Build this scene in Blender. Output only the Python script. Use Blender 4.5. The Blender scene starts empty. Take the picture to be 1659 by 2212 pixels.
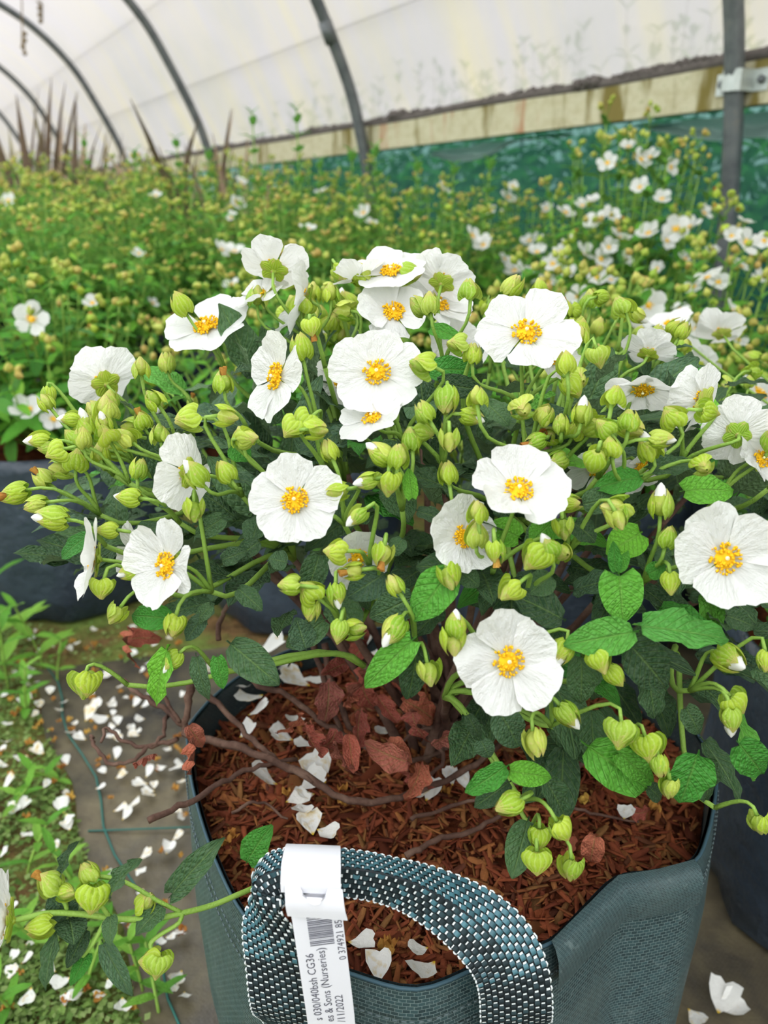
import bpy, math, random
import numpy as np
from mathutils import Vector, Matrix, Quaternion

rng = random.Random(11)
nrg = np.random.RandomState(5)
scene = bpy.context.scene
col = scene.collection
W, H, FPX = 1659.0, 2212.0, 1660.0
EYE = Vector((0, 0, 0.68))
TH = math.radians(21.29)
CT, ST = math.cos(TH), math.sin(TH)

# ------------------------------------------------------------------ camera
cd = bpy.data.cameras.new('camera')
cam = bpy.data.objects.new('camera', cd)
col.objects.link(cam)
cam.location = EYE
cam.rotation_euler = (math.pi / 2 - TH, 0, 0)
cd.sensor_fit = 'VERTICAL'
cd.sensor_height = 36.0
cd.lens = FPX / H * 36.0
cd.clip_start = 0.01
cd.dof.use_dof = True
cd.dof.focus_distance = 0.43
cd.dof.aperture_fstop = 8.2
scene.camera = cam

# ------------------------------------------------------------------ sky, exposure
world = bpy.data.worlds.new('overcast_sky')
scene.world = world
world.use_nodes = True
wn = world.node_tree
bg = wn.nodes['Background']
tc = wn.nodes.new('ShaderNodeTexCoord')
sp = wn.nodes.new('ShaderNodeSeparateXYZ')
mr = wn.nodes.new('ShaderNodeMapRange')
wn.links.new(tc.outputs['Generated'], sp.inputs[0])
wn.links.new(sp.outputs['Z'], mr.inputs[0])
mr.inputs[1].default_value = 0.0; mr.inputs[2].default_value = 1.0
mr.inputs[3].default_value = 1.0; mr.inputs[4].default_value = 3.0   # overcast: zenith three times the horizon
wn.links.new(mr.outputs[0], bg.inputs['Strength'])
bg.inputs['Color'].default_value = (0.93, 0.965, 1.0, 1)
vs = scene.view_settings
vs.view_transform = 'Standard'
vs.look = 'None'
vs.gamma = 1.0
vs.use_curve_mapping = False
vs.exposure = 0.93

# ------------------------------------------------------------------ pixel helpers
def ray(x, y):
    a = (x - W / 2) / FPX; b = (H / 2 - y) / FPX
    return Vector((a, CT + b * ST, -ST + b * CT))
def at(x, y, d): return EYE + ray(x, y) * d
def on_z(x, y, z):
    r = ray(x, y); return EYE + r * ((z - EYE.z) / r.z)
def on_y(x, y, Y):
    r = ray(x, y); return EYE + r * (Y / r.y)
def depth_of(p):
    q = p - EYE; return q.y * CT - q.z * ST
DC = Vector((0.06, 0.50, 0.41)); DR = Vector((0.36, 0.20, 0.23))
def ell_hit(x, y, s=1.0, c=DC, rad=DR):
    r = ray(x, y)
    o = EYE - c
    R = rad * s
    a = sum((r[i] / R[i]) ** 2 for i in range(3))
    b = 2 * sum(o[i] * r[i] / R[i] ** 2 for i in range(3))
    k = sum((o[i] / R[i]) ** 2 for i in range(3)) - 1
    disc = b * b - 4 * a * k
    t = -b / (2 * a) if disc < 0 else (-b - math.sqrt(disc)) / (2 * a)
    return disc >= 0, EYE + r * t
def dome(x, y, s=1.0): return ell_hit(x, y, s)[1]
CAMR = Vector((1, 0, 0)); CAMU = Vector((0, ST, CT)); CAMB = Vector((0, -CT, ST))  # right, up, towards camera
def camdir(v): return (CAMR * v[0] + CAMU * v[1] + CAMB * v[2]).normalized()

# ------------------------------------------------------------------ object helpers
def tag(o, label=None, cat=None, group=None, kind=None):
    if label: o['label'] = label
    if cat: o['category'] = cat
    if group: o['group'] = group
    if kind: o['kind'] = kind
    return o
def empty(name, loc, label=None, cat=None, group=None):
    o = bpy.data.objects.new(name, None)
    o.empty_display_size = 0.02
    o.location = loc
    col.objects.link(o)
    return tag(o, label, cat, group)
def add(name, me, parent=None, M=None):
    o = bpy.data.objects.new(name, me)
    col.objects.link(o)
    if parent is not None: o.parent = parent
    if M is not None: o.matrix_basis = M
    return o
def addw(name, me, root, M):
    """child of an unrotated, unscaled root; M in world space"""
    return add(name, me, root, Matrix.Translation(-root.location) @ M)
def mesh(name, V, F, mats, A=None, MI=None, smooth=True):
    me = bpy.data.meshes.new(name)
    me.from_pydata([tuple(v) for v in V], [], [tuple(f) for f in F])
    for m in (mats if isinstance(mats, (list, tuple)) else [mats]): me.materials.append(m)
    if A is not None:
        at_ = me.attributes.new('luv', 'FLOAT_VECTOR', 'POINT')
        at_.data.foreach_set('vector', np.asarray(A, dtype=np.float32).ravel())
    if MI is not None: me.polygons.foreach_set('material_index', list(MI))
    me.polygons.foreach_set('use_smooth', [smooth] * len(F))
    me.update()
    return me
class MB:
    def __init__(s): s.V = []; s.F = []; s.A = []; s.M = []
    def put(s, V, F, A=None, mi=0, MI=None):
        o = len(s.V); s.V += [tuple(v) for v in V]
        s.F += [tuple(i + o for i in f) for f in F]
        s.A += list(A) if A is not None else [(0, 0, 0)] * len(V)
        s.M += list(MI) if MI is not None else [mi] * len(F)
        return s
    def tube(s, pts, rad, sides=5, mi=0, cap=True):
        pts = [Vector(p) for p in pts]; n = len(pts)
        if not hasattr(rad, '__len__'): rad = [rad] * n
        V = []; A = []
        ref = Vector((0.31, 0.17, 0.93))
        for i, p in enumerate(pts):
            t = (pts[min(i + 1, n - 1)] - pts[max(i - 1, 0)])
            if t.length < 1e-9: t = Vector((0, 0, 1))
            t.normalize()
            a = ref - t * ref.dot(t)
            if a.length < 1e-3: a = t.orthogonal()
            a.normalize(); ref = a; b = t.cross(a)
            for k in range(sides):
                an = 2 * math.pi * k / sides
                V.append(p + (a * math.cos(an) + b * math.sin(an)) * rad[i]); A.append((i / max(1, n - 1), k / sides, 0.5))
        F = []
        for i in range(n - 1):
            for k in range(sides):
                k2 = (k + 1) % sides
                F.append((i * sides + k, i * sides + k2, (i + 1) * sides + k2, (i + 1) * sides + k))
        if cap:
            F.append(tuple(range(sides - 1, -1, -1))); F.append(tuple((n - 1) * sides + k for k in range(sides)))
        return s.put(V, F, A, mi)
    def box(s, c, half, R=None, mi=0, r=0.0):
        c = Vector(c); V = []
        for x in (-1, 1):
            for y in (-1, 1):
                for z in (-1, 1):
                    v = Vector((x * half[0], y * half[1], z * half[2]))
                    if R is not None: v = R @ v
                    V.append(c + v)
        F = [(0, 1, 3, 2), (4, 6, 7, 5), (0, 4, 5, 1), (2, 3, 7, 6), (0, 2, 6, 4), (1, 5, 7, 3)]
        return s.put(V, F, [(0, 0, r)] * 8, mi)
    def grid(s, P, A=None, mi=0, closed=False):
        nu, nv = len(P), len(P[0])
        V = [q for row in P for q in row]
        if A is None: A = [(i / (nu - 1), 2 * j / (nv - 1) - 1, 0.5) for i in range(nu) for j in range(nv)]
        F = []
        for i in range(nu - 1):
            for j in range(nv if closed else nv - 1):
                j2 = (j + 1) % nv
                F.append((i * nv + j, i * nv + j2, (i + 1) * nv + j2, (i + 1) * nv + j))
        return s.put(V, F, A, mi)
    def mesh(s, name, mats, smooth=True): return mesh(name, s.V, s.F, mats, s.A, s.M, smooth)
def merged(name, tmpl, Ms, rands, mats):
    """many copies of an all-quad template (verts, faces, attrs) in one mesh"""
    V0, F0, A0 = (np.asarray(q, dtype=np.float32 if k != 1 else np.int32) for k, q in enumerate(tmpl))
    Mn = np.array([[list(r) for r in m] for m in Ms], dtype=np.float32)
    n, nv, nf = len(Ms), len(V0), len(F0)
    V = np.einsum('nij,vj->nvi', Mn[:, :3, :3], V0) + Mn[:, None, :3, 3]
    F = (F0[None] + (np.arange(n, dtype=np.int32) * nv)[:, None, None]).reshape(-1)
    A = np.repeat(A0[None], n, 0); A[:, :, 2] = np.asarray(rands, dtype=np.float32)[:, None]
    me = bpy.data.meshes.new(name)
    me.vertices.add(n * nv); me.vertices.foreach_set('co', V.ravel())
    me.loops.add(n * nf * 4); me.loops.foreach_set('vertex_index', F)
    me.polygons.add(n * nf); me.polygons.foreach_set('loop_start', np.arange(0, n * nf * 4, 4, dtype=np.int32))
    a = me.attributes.new('luv', 'FLOAT_VECTOR', 'POINT'); a.data.foreach_set('vector', A.ravel())
    for m in (mats if isinstance(mats, (list, tuple)) else [mats]): me.materials.append(m)
    me.update(calc_edges=True); me.validate()
    me.polygons.foreach_set('use_smooth', [True] * len(me.polygons))
    return me
def frame(pos, y, zhint, s=1.0, sx=1.0):
    y = Vector(y).normalized(); z = Vector(zhint); z = z - y * z.dot(y)
    if z.length < 1e-4: z = y.orthogonal()
    z.normalize(); x = y.cross(z)
    M = Matrix((x * s * sx, y * s, z * s)).transposed().to_4x4()
    M.translation = pos
    return M
def frame_z(pos, z, roll=0.0, s=1.0):
    q = Vector((0, 0, 1)).rotation_difference(Vector(z).normalized())
    return Matrix.Translation(pos) @ q.to_matrix().to_4x4() @ Matrix.Rotation(roll, 4, 'Z') @ Matrix.Scale(s, 4)
def bez(a, b, c, d, n=7):
    out = []
    for i in range(n):
        t = i / (n - 1); q = 1 - t
        out.append(a * q ** 3 + b * (3 * q * q * t) + c * (3 * q * t * t) + d * t ** 3)
    return out
def catmull(pts, n=6):
    P = [Vector(p) for p in pts]; P = [P[0] * 2 - P[1]] + P + [P[-1] * 2 - P[-2]]
    out = []
    for i in range(1, len(P) - 2):
        for k in range(n):
            t = k / n
            out.append(0.5 * ((2 * P[i]) + (P[i + 1] - P[i - 1]) * t + (2 * P[i - 1] - 5 * P[i] + 4 * P[i + 1] - P[i + 2]) * t * t + (3 * P[i] - P[i - 1] - 3 * P[i + 1] + P[i + 2]) * t ** 3))
    out.append(P[-2].copy())
    return out
def rv(s=1.0): return Vector((rng.uniform(-s, s), rng.uniform(-s, s), rng.uniform(-s, s)))
def lin(r, g, b):
    f = lambda c: (c / 255 / 12.92) if c / 255 <= 0.04045 else ((c / 255 + 0.055) / 1.055) ** 2.4
    return (f(r), f(g), f(b), 1)

# ------------------------------------------------------------------ materials
class Mat:
    def __init__(s, name, rough=0.6, spec=0.3):
        s.m = bpy.data.materials.new(name); s.m.use_nodes = True
        s.nt = s.m.node_tree; s.p = s.nt.nodes['Principled BSDF']; s.out = s.nt.nodes['Material Output']
        s.p.inputs['Roughness'].default_value = rough; s.p.inputs['Specular IOR Level'].default_value = spec
    def n(s, t, **kw):
        x = s.nt.nodes.new(t)
        for k, v in kw.items(): setattr(x, k, v)
        return x
    def l(s, a, b): s.nt.links.new(a, b); return s
    def setin(s, sock, v):
        if isinstance(v, bpy.types.NodeSocket): s.l(v, sock)
        else: sock.default_value = v
    def math(s, op, a, b=0.0, c=None, clamp=False):
        x = s.n('ShaderNodeMath', operation=op, use_clamp=clamp)
        s.setin(x.inputs[0], a); s.setin(x.inputs[1], b)
        if c is not None: s.setin(x.inputs[2], c)
        return x.outputs[0]
    def mix(s, f, a, b, blend='MIX'):
        x = s.n('ShaderNodeMix', data_type='RGBA', blend_type=blend)
        s.setin(x.inputs[0], f); s.setin(x.inputs[6], a); s.setin(x.inputs[7], b)
        return x.outputs[2]
    def ramp(s, f, stops):
        x = s.n('ShaderNodeValToRGB'); e = x.color_ramp.elements
        while len(e) < len(stops): e.new(0.5)
        for q, (p, c) in zip(e, stops): q.position = p; q.color = c
        s.setin(x.inputs[0], f); return x.outputs[0]
    def mr(s, v, a, b, c=0.0, d=1.0):
        x = s.n('ShaderNodeMapRange'); s.setin(x.inputs[0], v)
        for i, q in enumerate((a, b, c, d)): x.inputs[i + 1].default_value = q
        return x.outputs[0]
    def noise(s, scale, vec=None, detail=3, rough=0.55):
        x = s.n('ShaderNodeTexNoise'); x.inputs['Scale'].default_value = scale; x.inputs['Detail'].default_value = detail; x.inputs['Roughness'].default_value = rough
        if vec is not None: s.l(vec, x.inputs['Vector'])
        return x.outputs['Fac']
    def obj(s): return s.n('ShaderNodeTexCoord').outputs['Object']
    def pos(s): return s.n('ShaderNodeNewGeometry').outputs['Position']
    def mapv(s, vec, sc=(1, 1, 1), rot=(0, 0, 0)):
        x = s.n('ShaderNodeMapping'); x.inputs['Scale'].default_value = sc; x.inputs['Rotation'].default_value = rot; s.l(vec, x.inputs[0]); return x.outputs[0]
    def luv(s):
        x = s.n('ShaderNodeAttribute', attribute_name='luv'); y = s.n('ShaderNodeSeparateXYZ'); s.l(x.outputs['Vector'], y.inputs[0])
        return y.outputs[0], y.outputs[1], y.outputs[2]
    def rand(s):
        u, v, r = s.luv(); o = s.n('ShaderNodeObjectInfo').outputs['Random']
        return u, v, s.math('FRACT', s.math('ADD', r, o))
    def lvec(s, sx=1.0, sy=0.35):
        u, v, r = s.rand(); c = s.n('ShaderNodeCombineXYZ')
        s.setin(c.inputs[0], s.math('MULTIPLY', u, sx)); s.setin(c.inputs[1], s.math('MULTIPLY', v, sy)); s.setin(c.inputs[2], s.math('MULTIPLY', r, 9.0)); return c.outputs[0]
    def vor(s, scale, vec):
        x = s.n('ShaderNodeTexVoronoi'); x.inputs['Scale'].default_value = scale; s.l(vec, x.inputs['Vector']); return x.outputs['Distance']
    def bump(s, h, strength=0.4, dist=0.002):
        x = s.n('ShaderNodeBump'); x.inputs['Strength'].default_value = strength; x.inputs['Distance'].default_value = dist
        s.l(h, x.inputs['Height']); s.l(x.outputs[0], s.p.inputs['Normal']); s.bn = x.outputs[0]; return s
    def color(s, c): s.setin(s.p.inputs['Base Color'], c); s.c = c; return s
    def translucent(s, fac, c=None):
        t = s.n('ShaderNodeBsdfTranslucent'); s.setin(t.inputs[0], c if c is not None else s.c)
        mx = s.n('ShaderNodeMixShader'); mx.inputs[0].default_value = fac
        s.l(s.p.outputs[0], mx.inputs[1]); s.l(t.outputs[0], mx.inputs[2]); s.l(mx.outputs[0], s.out.inputs[0]); return s

def leaf_mat(name, stops, back, tr=0.25, rough=0.5, dust=0.0, spec=0.35):
    k = Mat(name, rough, spec)
    u, v, r = k.rand()
    av = k.math('ABSOLUTE', v)
    base = k.ramp(r, stops)
    ph = k.math('SUBTRACT', k.math('MULTIPLY', u, 8.0), k.math('MULTIPLY', av, 2.6))
    wv = k.math('PINGPONG', ph, 0.5)                       # side veins
    vein = k.mr(wv, 0.0, 0.14, 1.0, 0.0)
    mid = k.mr(av, 0.0, 0.09, 1.0, 0.0)
    vv = k.math('MAXIMUM', k.math('MULTIPLY', vein, 0.55), mid)
    lv_ = k.lvec()
    nz = k.noise(11, lv_, 4, 0.7)
    c = k.mix(k.math('MULTIPLY', vv, 0.3), base, lin(150, 185, 95))
    c = k.mix(k.mr(nz, 0.4, 0.75, 0.0, 0.2 + dust), c, k.mix(0.5, base, lin(150, 160, 140)))
    g = k.n('ShaderNodeNewGeometry').outputs['Backfacing']
    c = k.mix(g, c, back)
    k.color(c)
    h = k.math('SUBTRACT', k.math('SUBTRACT', k.math('MULTIPLY', nz, 0.8), vv), k.math('MULTIPLY', k.vor(15, lv_), 1.6))
    k.bump(h, 0.75, 0.0015)
    k.translucent(tr)
    return k.m
M = {}
M['leaf_old'] = leaf_mat('leaf_dark_sage', [(0.0, lin(46, 74, 46)), (0.4, lin(62, 94, 58)), (0.75, lin(78, 112, 70)), (1.0, lin(66, 96, 72))], lin(112, 138, 100), 0.15, 0.65, 0.15, 0.2)
M['leaf_new'] = leaf_mat('leaf_bright_green', [(0.0, lin(68, 146, 52)), (0.35, lin(84, 162, 60)), (0.7, lin(120, 192, 54)), (1.0, lin(74, 148, 68))], lin(120, 176, 84), 0.28, 0.55, 0.0, 0.25)
M['leaf_bed'] = leaf_mat('leaf_bed_green', [(0.0, lin(62, 128, 42)), (0.3, lin(88, 164, 48)), (0.6, lin(124, 192, 58)), (0.85, lin(76, 140, 70)), (1.0, lin(150, 202, 66))], lin(118, 166, 80), 0.28, 0.65, 0.0, 0.2)
M['leaf_weed'] = leaf_mat('leaf_weed_green', [(0.0, lin(88, 156, 44)), (0.5, lin(116, 182, 56)), (1.0, lin(148, 200, 76))], lin(150, 190, 100), 0.3, 0.45, 0.0)
M['leaf_dead'] = leaf_mat('leaf_dead_rust', [(0.0, lin(150, 76, 68)), (0.4, lin(178, 92, 78)), (0.8, lin(196, 112, 86)), (1.0, lin(158, 92, 84))], lin(150, 92, 76), 0.1, 0.8, 0.0, 0.15)
M['leaf_spike'] = leaf_mat('leaf_spike_brown', [(0.0, lin(146, 122, 106)), (0.5, lin(176, 148, 124)), (0.8, lin(146, 146, 108)), (1.0, lin(124, 104, 92))], lin(132, 112, 96), 0.1, 0.7, 0.0, 0.2)

k = Mat('petal_white', 0.55, 0.25)
u, v, r = k.rand()
nz = k.noise(7, k.lvec(), 3)
ucol = k.math('ADD', u, k.math('MULTIPLY', k.math('SUBTRACT', nz, 0.5), 0.12))
c = k.mix(k.mr(ucol, 0.05, 0.19, 1.0, 0.0), lin(246, 246, 244), lin(250, 214, 60))
k.color(c)
rad = k.math('SINE', k.math('MULTIPLY', v, 24.0))
k.bump(k.math('ADD', k.math('MULTIPLY', k.noise(4.5, k.lvec(0.8, 0.9), 5, 0.62), 2.2), k.math('MULTIPLY', rad, 0.05)), 0.55, 0.0035)
k.translucent(0.38)
M['petal'] = k.m
k = Mat('petal_fading', 0.6, 0.2)
u, v, r = k.rand()
nz = k.noise(4, k.lvec(), 3)
c = k.mix(k.mr(k.math('ADD', nz, k.math('MULTIPLY', r, 0.3)), 0.72, 1.0), lin(245, 244, 240), lin(222, 196, 130))
c = k.mix(k.mr(u, 0.08, 0.2, 1.0, 0.0), c, lin(240, 200, 50))
k.color(c); k.bump(k.noise(4, k.lvec(), 4), 0.6, 0.003); k.translucent(0.3)
M['petal_fallen'] = k.m
k = Mat('petal_withered', 0.8, 0.1)
u, v, r = k.rand()
k.color(k.mix(k.noise(5, k.lvec(), 3), k.ramp(r, [(0, lin(214, 170, 84)), (0.5, lin(178, 118, 58)), (1, lin(232, 200, 96))]), lin(140, 84, 40)))
k.translucent(0.15)
M['petal_dry'] = k.m
def flat(name, c, rough=0.6, spec=0.3, tr=0.0, metal=0.0):
    k = Mat(name, rough, spec); k.color(c); k.p.inputs['Metallic'].default_value = metal
    if tr: k.translucent(tr)
    return k.m
M['anther'] = flat('anther_orange_yellow', lin(255, 203, 40), 0.7, 0.1, 0.2)
M['filament'] = flat('filament_yellow', lin(253, 214, 70), 0.7, 0.1, 0.25)
M['stigma'] = flat('stigma_pale', lin(250, 244, 190), 0.5)
def sepal_mat(name, stops, tip):
    k = Mat(name, 0.5, 0.3)
    u, v, r = k.rand()
    nz = k.noise(5.5, k.obj(), 4, 0.65)
    st = k.math('SINE', k.math('ADD', k.math('MULTIPLY', v, 19.0), k.math('MULTIPLY', nz, 7.0)))
    c = k.ramp(r, stops)
    c = k.mix(k.mr(st, 0.3, 1.0, 0.0, 0.28), c, lin(212, 226, 150))
    c = k.mix(k.mr(k.math('ADD', nz, k.math('MULTIPLY', u, 0.25)), 0.66, 0.85, 0.0, 0.6), c, tip)
    k.color(c); k.bump(k.math('ADD', st, k.math('MULTIPLY', nz, 5.0)), 0.35, 0.0005); k.translucent(0.32); return k.m
M['sepal'] = sepal_mat('sepal_yellow_green', [(0, lin(162, 192, 48)), (0.35, lin(184, 206, 64)), (0.7, lin(138, 180, 44)), (1, lin(204, 214, 96))], lin(214, 176, 130))
M['sepal_bed'] = sepal_mat('sepal_bed', [(0, lin(164, 188, 62)), (0.35, lin(196, 208, 96)), (0.5, lin(206, 190, 104)), (0.6, lin(150, 186, 56)), (0.9, lin(196, 164, 90)), (1, lin(196, 210, 96))], lin(206, 166, 110))
M['bud_core'] = sepal_mat('bud_core_green', [(0, lin(172, 194, 66)), (0.5, lin(196, 206, 96)), (1, lin(150, 182, 54))], lin(222, 190, 146))
k = Mat('stem_green', 0.55, 0.3)
k.color(k.mix(k.noise(40, k.obj(), 2), lin(112, 150, 56), lin(150, 182, 84))); k.bump(k.noise(900, k.obj(), 1), 0.5, 0.0008)
M['stem'] = k.m
k = Mat('wood_brown', 0.85, 0.15)
k.color(k.ramp(k.noise(35, k.obj(), 4, 0.7), [(0.25, lin(62, 44, 40)), (0.5, lin(96, 72, 62)), (0.75, lin(128, 104, 90))])); k.bump(k.noise(220, k.obj(), 4), 0.8, 0.002)
M['wood'] = k.m

# woven planter bag: tape weave from the cylindrical luv (u = angle metres, v = height metres)
def weave_mat(name, cols, cell=0.0024, dusty=0.3, rough=0.45):
    k = Mat(name, rough, 0.4)
    u, v, r = k.luv()
    cb = k.n('ShaderNodeCombineXYZ'); k.l(u, cb.inputs[0]); k.l(v, cb.inputs[1])
    br = k.n('ShaderNodeTexBrick'); k.l(cb.outputs[0], br.inputs['Vector'])
    br.inputs['Scale'].default_value = 1.0 / cell * 0.25
    br.inputs['Mortar Size'].default_value = 0.024; br.inputs['Mortar Smooth'].default_value = 0.6
    br.inputs['Brick Width'].default_value = 0.42; br.inputs['Row Height'].default_value = 0.25
    br.inputs['Color1'].default_value = cols[0]; br.inputs['Color2'].default_value = cols[1]; br.inputs['Mortar'].default_value = cols[2]
    big = k.noise(14, k.pos(), 5, 0.65)
    fine = k.noise(130, k.pos(), 3, 0.7)
    c = k.mix(k.mr(big, 0.45, 0.75, 0.0, dusty), br.outputs['Color'], lin(112, 124, 118))
    sc_ = k.noise(26, k.mapv(k.pos(), (1, 1, 3.5), (0.4, 0.2, 0.3)), 5, 0.75)
    c = k.mix(k.mr(fine, 0.6, 0.8, 0.0, 0.35), c, lin(150, 166, 166)); c = k.mix(k.mr(sc_, 0.66, 0.74, 0.0, 0.45), c, lin(150, 170, 176))
    k.color(c); k.bump(k.math('ADD', k.math('MULTIPLY', br.outputs['Fac'], -1.0), k.math('MULTIPLY', big, 2.0)), 0.55, 0.0016)
    return k.m
M['bag'] = weave_mat('bag_woven_teal', (lin(38, 56, 60), lin(54, 78, 82), lin(112, 130, 130)))
M['bag_in'] = weave_mat('bag_woven_inside', (lin(44, 56, 60), lin(50, 64, 68), lin(66, 80, 82)), dusty=0.1)
k = Mat('bag_black_plastic', 0.42, 0.5)
big = k.noise(9, k.pos(), 5, 0.6)
k.color(k.mix(k.mr(big, 0.4, 0.75, 0.0, 0.5), lin(44, 54, 66), lin(86, 100, 114))); k.bump(k.noise(16, k.pos(), 4, 0.6), 0.6, 0.02)
M['bag_far'] = k.m
M['hem'] = flat('bag_hem_blue', lin(58, 84, 96), 0.5)
M['thread'] = flat('stitch_thread', lin(88, 102, 104), 0.8)
M['web_base'] = flat('webbing_black', lin(30, 38, 42), 0.6)
k = Mat('webbing_teal_tape', 0.38, 0.5); u, v, r = k.rand()
k.color(k.ramp(r, [(0, lin(52, 92, 104)), (0.5, lin(72, 116, 128)), (1, lin(44, 74, 84))])); M['web_teal'] = k.m
k = Mat('webbing_dark_tape', 0.6, 0.2); u, v, r = k.rand()
k.color(k.ramp(r, [(0, lin(28, 36, 40)), (0.6, lin(38, 50, 54)), (1, lin(48, 68, 74))])); M['web_dark'] = k.m
M['web_white'] = flat('webbing_white_yarn', lin(216, 222, 224), 0.6)
M['tag'] = flat('tag_white_plastic', lin(232, 232, 240), 0.45, 0.4, 0.1)
M['ink'] = flat('tag_print_ink', lin(84, 84, 96), 0.8, 0.1)
# bark
k = Mat('bark_bed', 0.9, 0.1)
n1 = k.noise(70, k.pos(), 6, 0.75)
k.color(k.ramp(n1, [(0.28, lin(52, 28, 20)), (0.45, lin(104, 54, 34)), (0.6, lin(140, 74, 44)), (0.8, lin(92, 58, 40))])); k.bump(k.noise(120, k.pos(), 6, 0.8), 1.0, 0.012)
M['bark_bed'] = k.m
k = Mat('bark_chip', 0.85, 0.15)
u, v, r = k.rand()
k.color(k.mix(k.noise(160, k.mapv(k.obj(), (1, 0.2, 1)), 4), k.ramp(r, [(0, lin(130, 66, 42)), (0.3, lin(172, 92, 56)), (0.55, lin(120, 58, 38)), (0.75, lin(190, 124, 70)), (0.9, lin(150, 112, 64)), (1, lin(92, 54, 42))]), lin(84, 40, 28)))
k.bump(k.noise(300, k.obj(), 4), 0.7, 0.002)
M['chip'] = k.m
# ground
k = Mat('mossy_soil', 0.95, 0.1)
p = k.pos(); a = k.noise(6, p, 5, 0.7); b = k.noise(40, p, 5, 0.7)
c = k.ramp(b, [(0.25, lin(66, 52, 36)), (0.5, lin(112, 88, 58)), (0.75, lin(146, 112, 74))])
c = k.mix(k.mr(a, 0.42, 0.62, 0.0, 0.85), c, k.mix(b, lin(78, 108, 46), lin(132, 158, 76)))
k.color(c); k.bump(b, 1.0, 0.02)
M['soil'] = k.m
k = Mat('weed_mat_wet', 0.4, 0.5)
p = k.pos(); a = k.noise(5, p, 5, 0.65); b = k.noise(30, p, 4, 0.7)
ck = k.n('ShaderNodeTexChecker'); ck.inputs['Scale'].default_value = 420; k.l(p, ck.inputs['Vector']); ck.inputs[1].default_value = lin(44, 42, 42); ck.inputs[2].default_value = lin(56, 54, 52)
c = k.mix(k.mr(a, 0.36, 0.6, 0.0, 0.85), ck.outputs[0], k.ramp(b, [(0.3, lin(82, 72, 54)), (0.7, lin(112, 102, 76))]))
k.color(c); k.setin(k.p.inputs['Roughness'], k.mr(a, 0.35, 0.65, 0.25, 0.6)); k.bump(b, 0.4, 0.004)
M['mat'] = k.m
M['mat_line'] = flat('mat_green_thread', lin(44, 98, 90), 0.7)
M['moss'] = leaf_mat('moss_green', [(0, lin(92, 128, 52)), (0.5, lin(128, 162, 72)), (1, lin(162, 184, 112))], lin(140, 168, 90), 0.2, 0.6)
# tunnel
k = Mat('polythene_cover', 0.5, 0.2)
u, v, r = k.luv()      # u metres along tunnel, v metres up the arc
cb = k.n('ShaderNodeCombineXYZ'); k.l(u, cb.inputs[0]); k.l(v, cb.inputs[1])
st = k.noise(1.0, k.mapv(cb.outputs[0], (5.0, 0.55, 1)), 4, 0.6)
bl = k.noise(1.0, k.mapv(cb.outputs[0], (1.2, 1.6, 1)), 5, 0.6)
sp_ = k.noise(1.0, k.mapv(cb.outputs[0], (26, 26, 1)), 6, 0.8)
low = k.mr(v, 0.9, 2.2, 1.0, 0.25)
c = k.mix(k.math('MULTIPLY', k.mr(st, 0.42, 0.68, 0.0, 0.75), low), k.mix(k.mr(v, 2.4, 3.4, 1.0, 0.0), lin(246, 245, 244), lin(158, 153, 152)), lin(172, 162, 126))  # dimmer light of the sides painted into the base tone; streaks are algae
c = k.mix(k.math('MULTIPLY', k.mr(bl, 0.45, 0.7, 0.0, 0.8), low), c, lin(146, 144, 138))
c = k.mix(k.math('MULTIPLY', k.mr(sp_, 0.58, 0.85, 0.0, 0.3), k.mr(v, 0.95, 1.7, 1.0, 0.0)), c, lin(116, 112, 96))
tr = k.n('ShaderNodeBsdfTranslucent'); k.l(c, tr.inputs[0])
tp = k.n('ShaderNodeBsdfTransparent'); k.l(c, tp.inputs[0])
k.color(c)
m1 = k.n('ShaderNodeMixShader'); m1.inputs[0].default_value = 0.72; k.l(k.p.outputs[0], m1.inputs[1]); k.l(tr.outputs[0], m1.inputs[2])
m2 = k.n('ShaderNodeMixShader'); m2.inputs[0].default_value = 0.22; k.l(m1.outputs[0], m2.inputs[1]); k.l(tp.outputs[0], m2.inputs[2])
k.l(m2.outputs[0], k.out.inputs[0])
M['cover'] = k.m
k = Mat('galvanised_steel', 0.5, 0.5)
k.p.inputs['Metallic'].default_value = 0.35
k.color(k.ramp(k.noise(18, k.pos(), 4, 0.7), [(0.3, lin(84, 88, 92)), (0.6, lin(112, 116, 118)), (0.8, lin(128, 124, 116))])); M['steel'] = k.m
k = Mat('bracket_zinc', 0.4, 0.5); k.p.inputs['Metallic'].default_value = 0.4
k.color(k.mix(k.noise(60, k.pos(), 3), lin(168, 176, 172), lin(196, 202, 198))); M['zinc'] = k.m
M['bolt'] = flat('bolt_dark', lin(96, 100, 102), 0.4, 0.5, 0, 0.6)
k = Mat('timber_lichen', 0.85, 0.15)
u, v, r = k.luv()
cb = k.n('ShaderNodeCombineXYZ'); k.l(u, cb.inputs[0]); k.l(v, cb.inputs[1])
st = k.noise(1.0, k.mapv(cb.outputs[0], (7, 1.5, 1)), 4, 0.6); f2 = k.noise(1.0, k.mapv(cb.outputs[0], (22, 30, 1)), 4, 0.7)
c = k.ramp(f2, [(0.3, lin(180, 172, 138)), (0.6, lin(202, 196, 168)), (0.8, lin(150, 150, 104))])
c = k.mix(k.mr(st, 0.56, 0.64), c, lin(124, 112, 62)); c = k.mix(k.mr(st, 0.40, 0.34), c, lin(176, 134, 104))
k.color(c); k.bump(f2, 0.5, 0.004); M['timber'] = k.m
k = Mat('batten_dirt', 0.95, 0.1); k.color(k.mix(k.noise(60, k.pos(), 4), lin(84, 78, 76), lin(118, 110, 106))); M['batten'] = k.m
k = Mat('shade_net_green', 0.7, 0.2)
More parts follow.
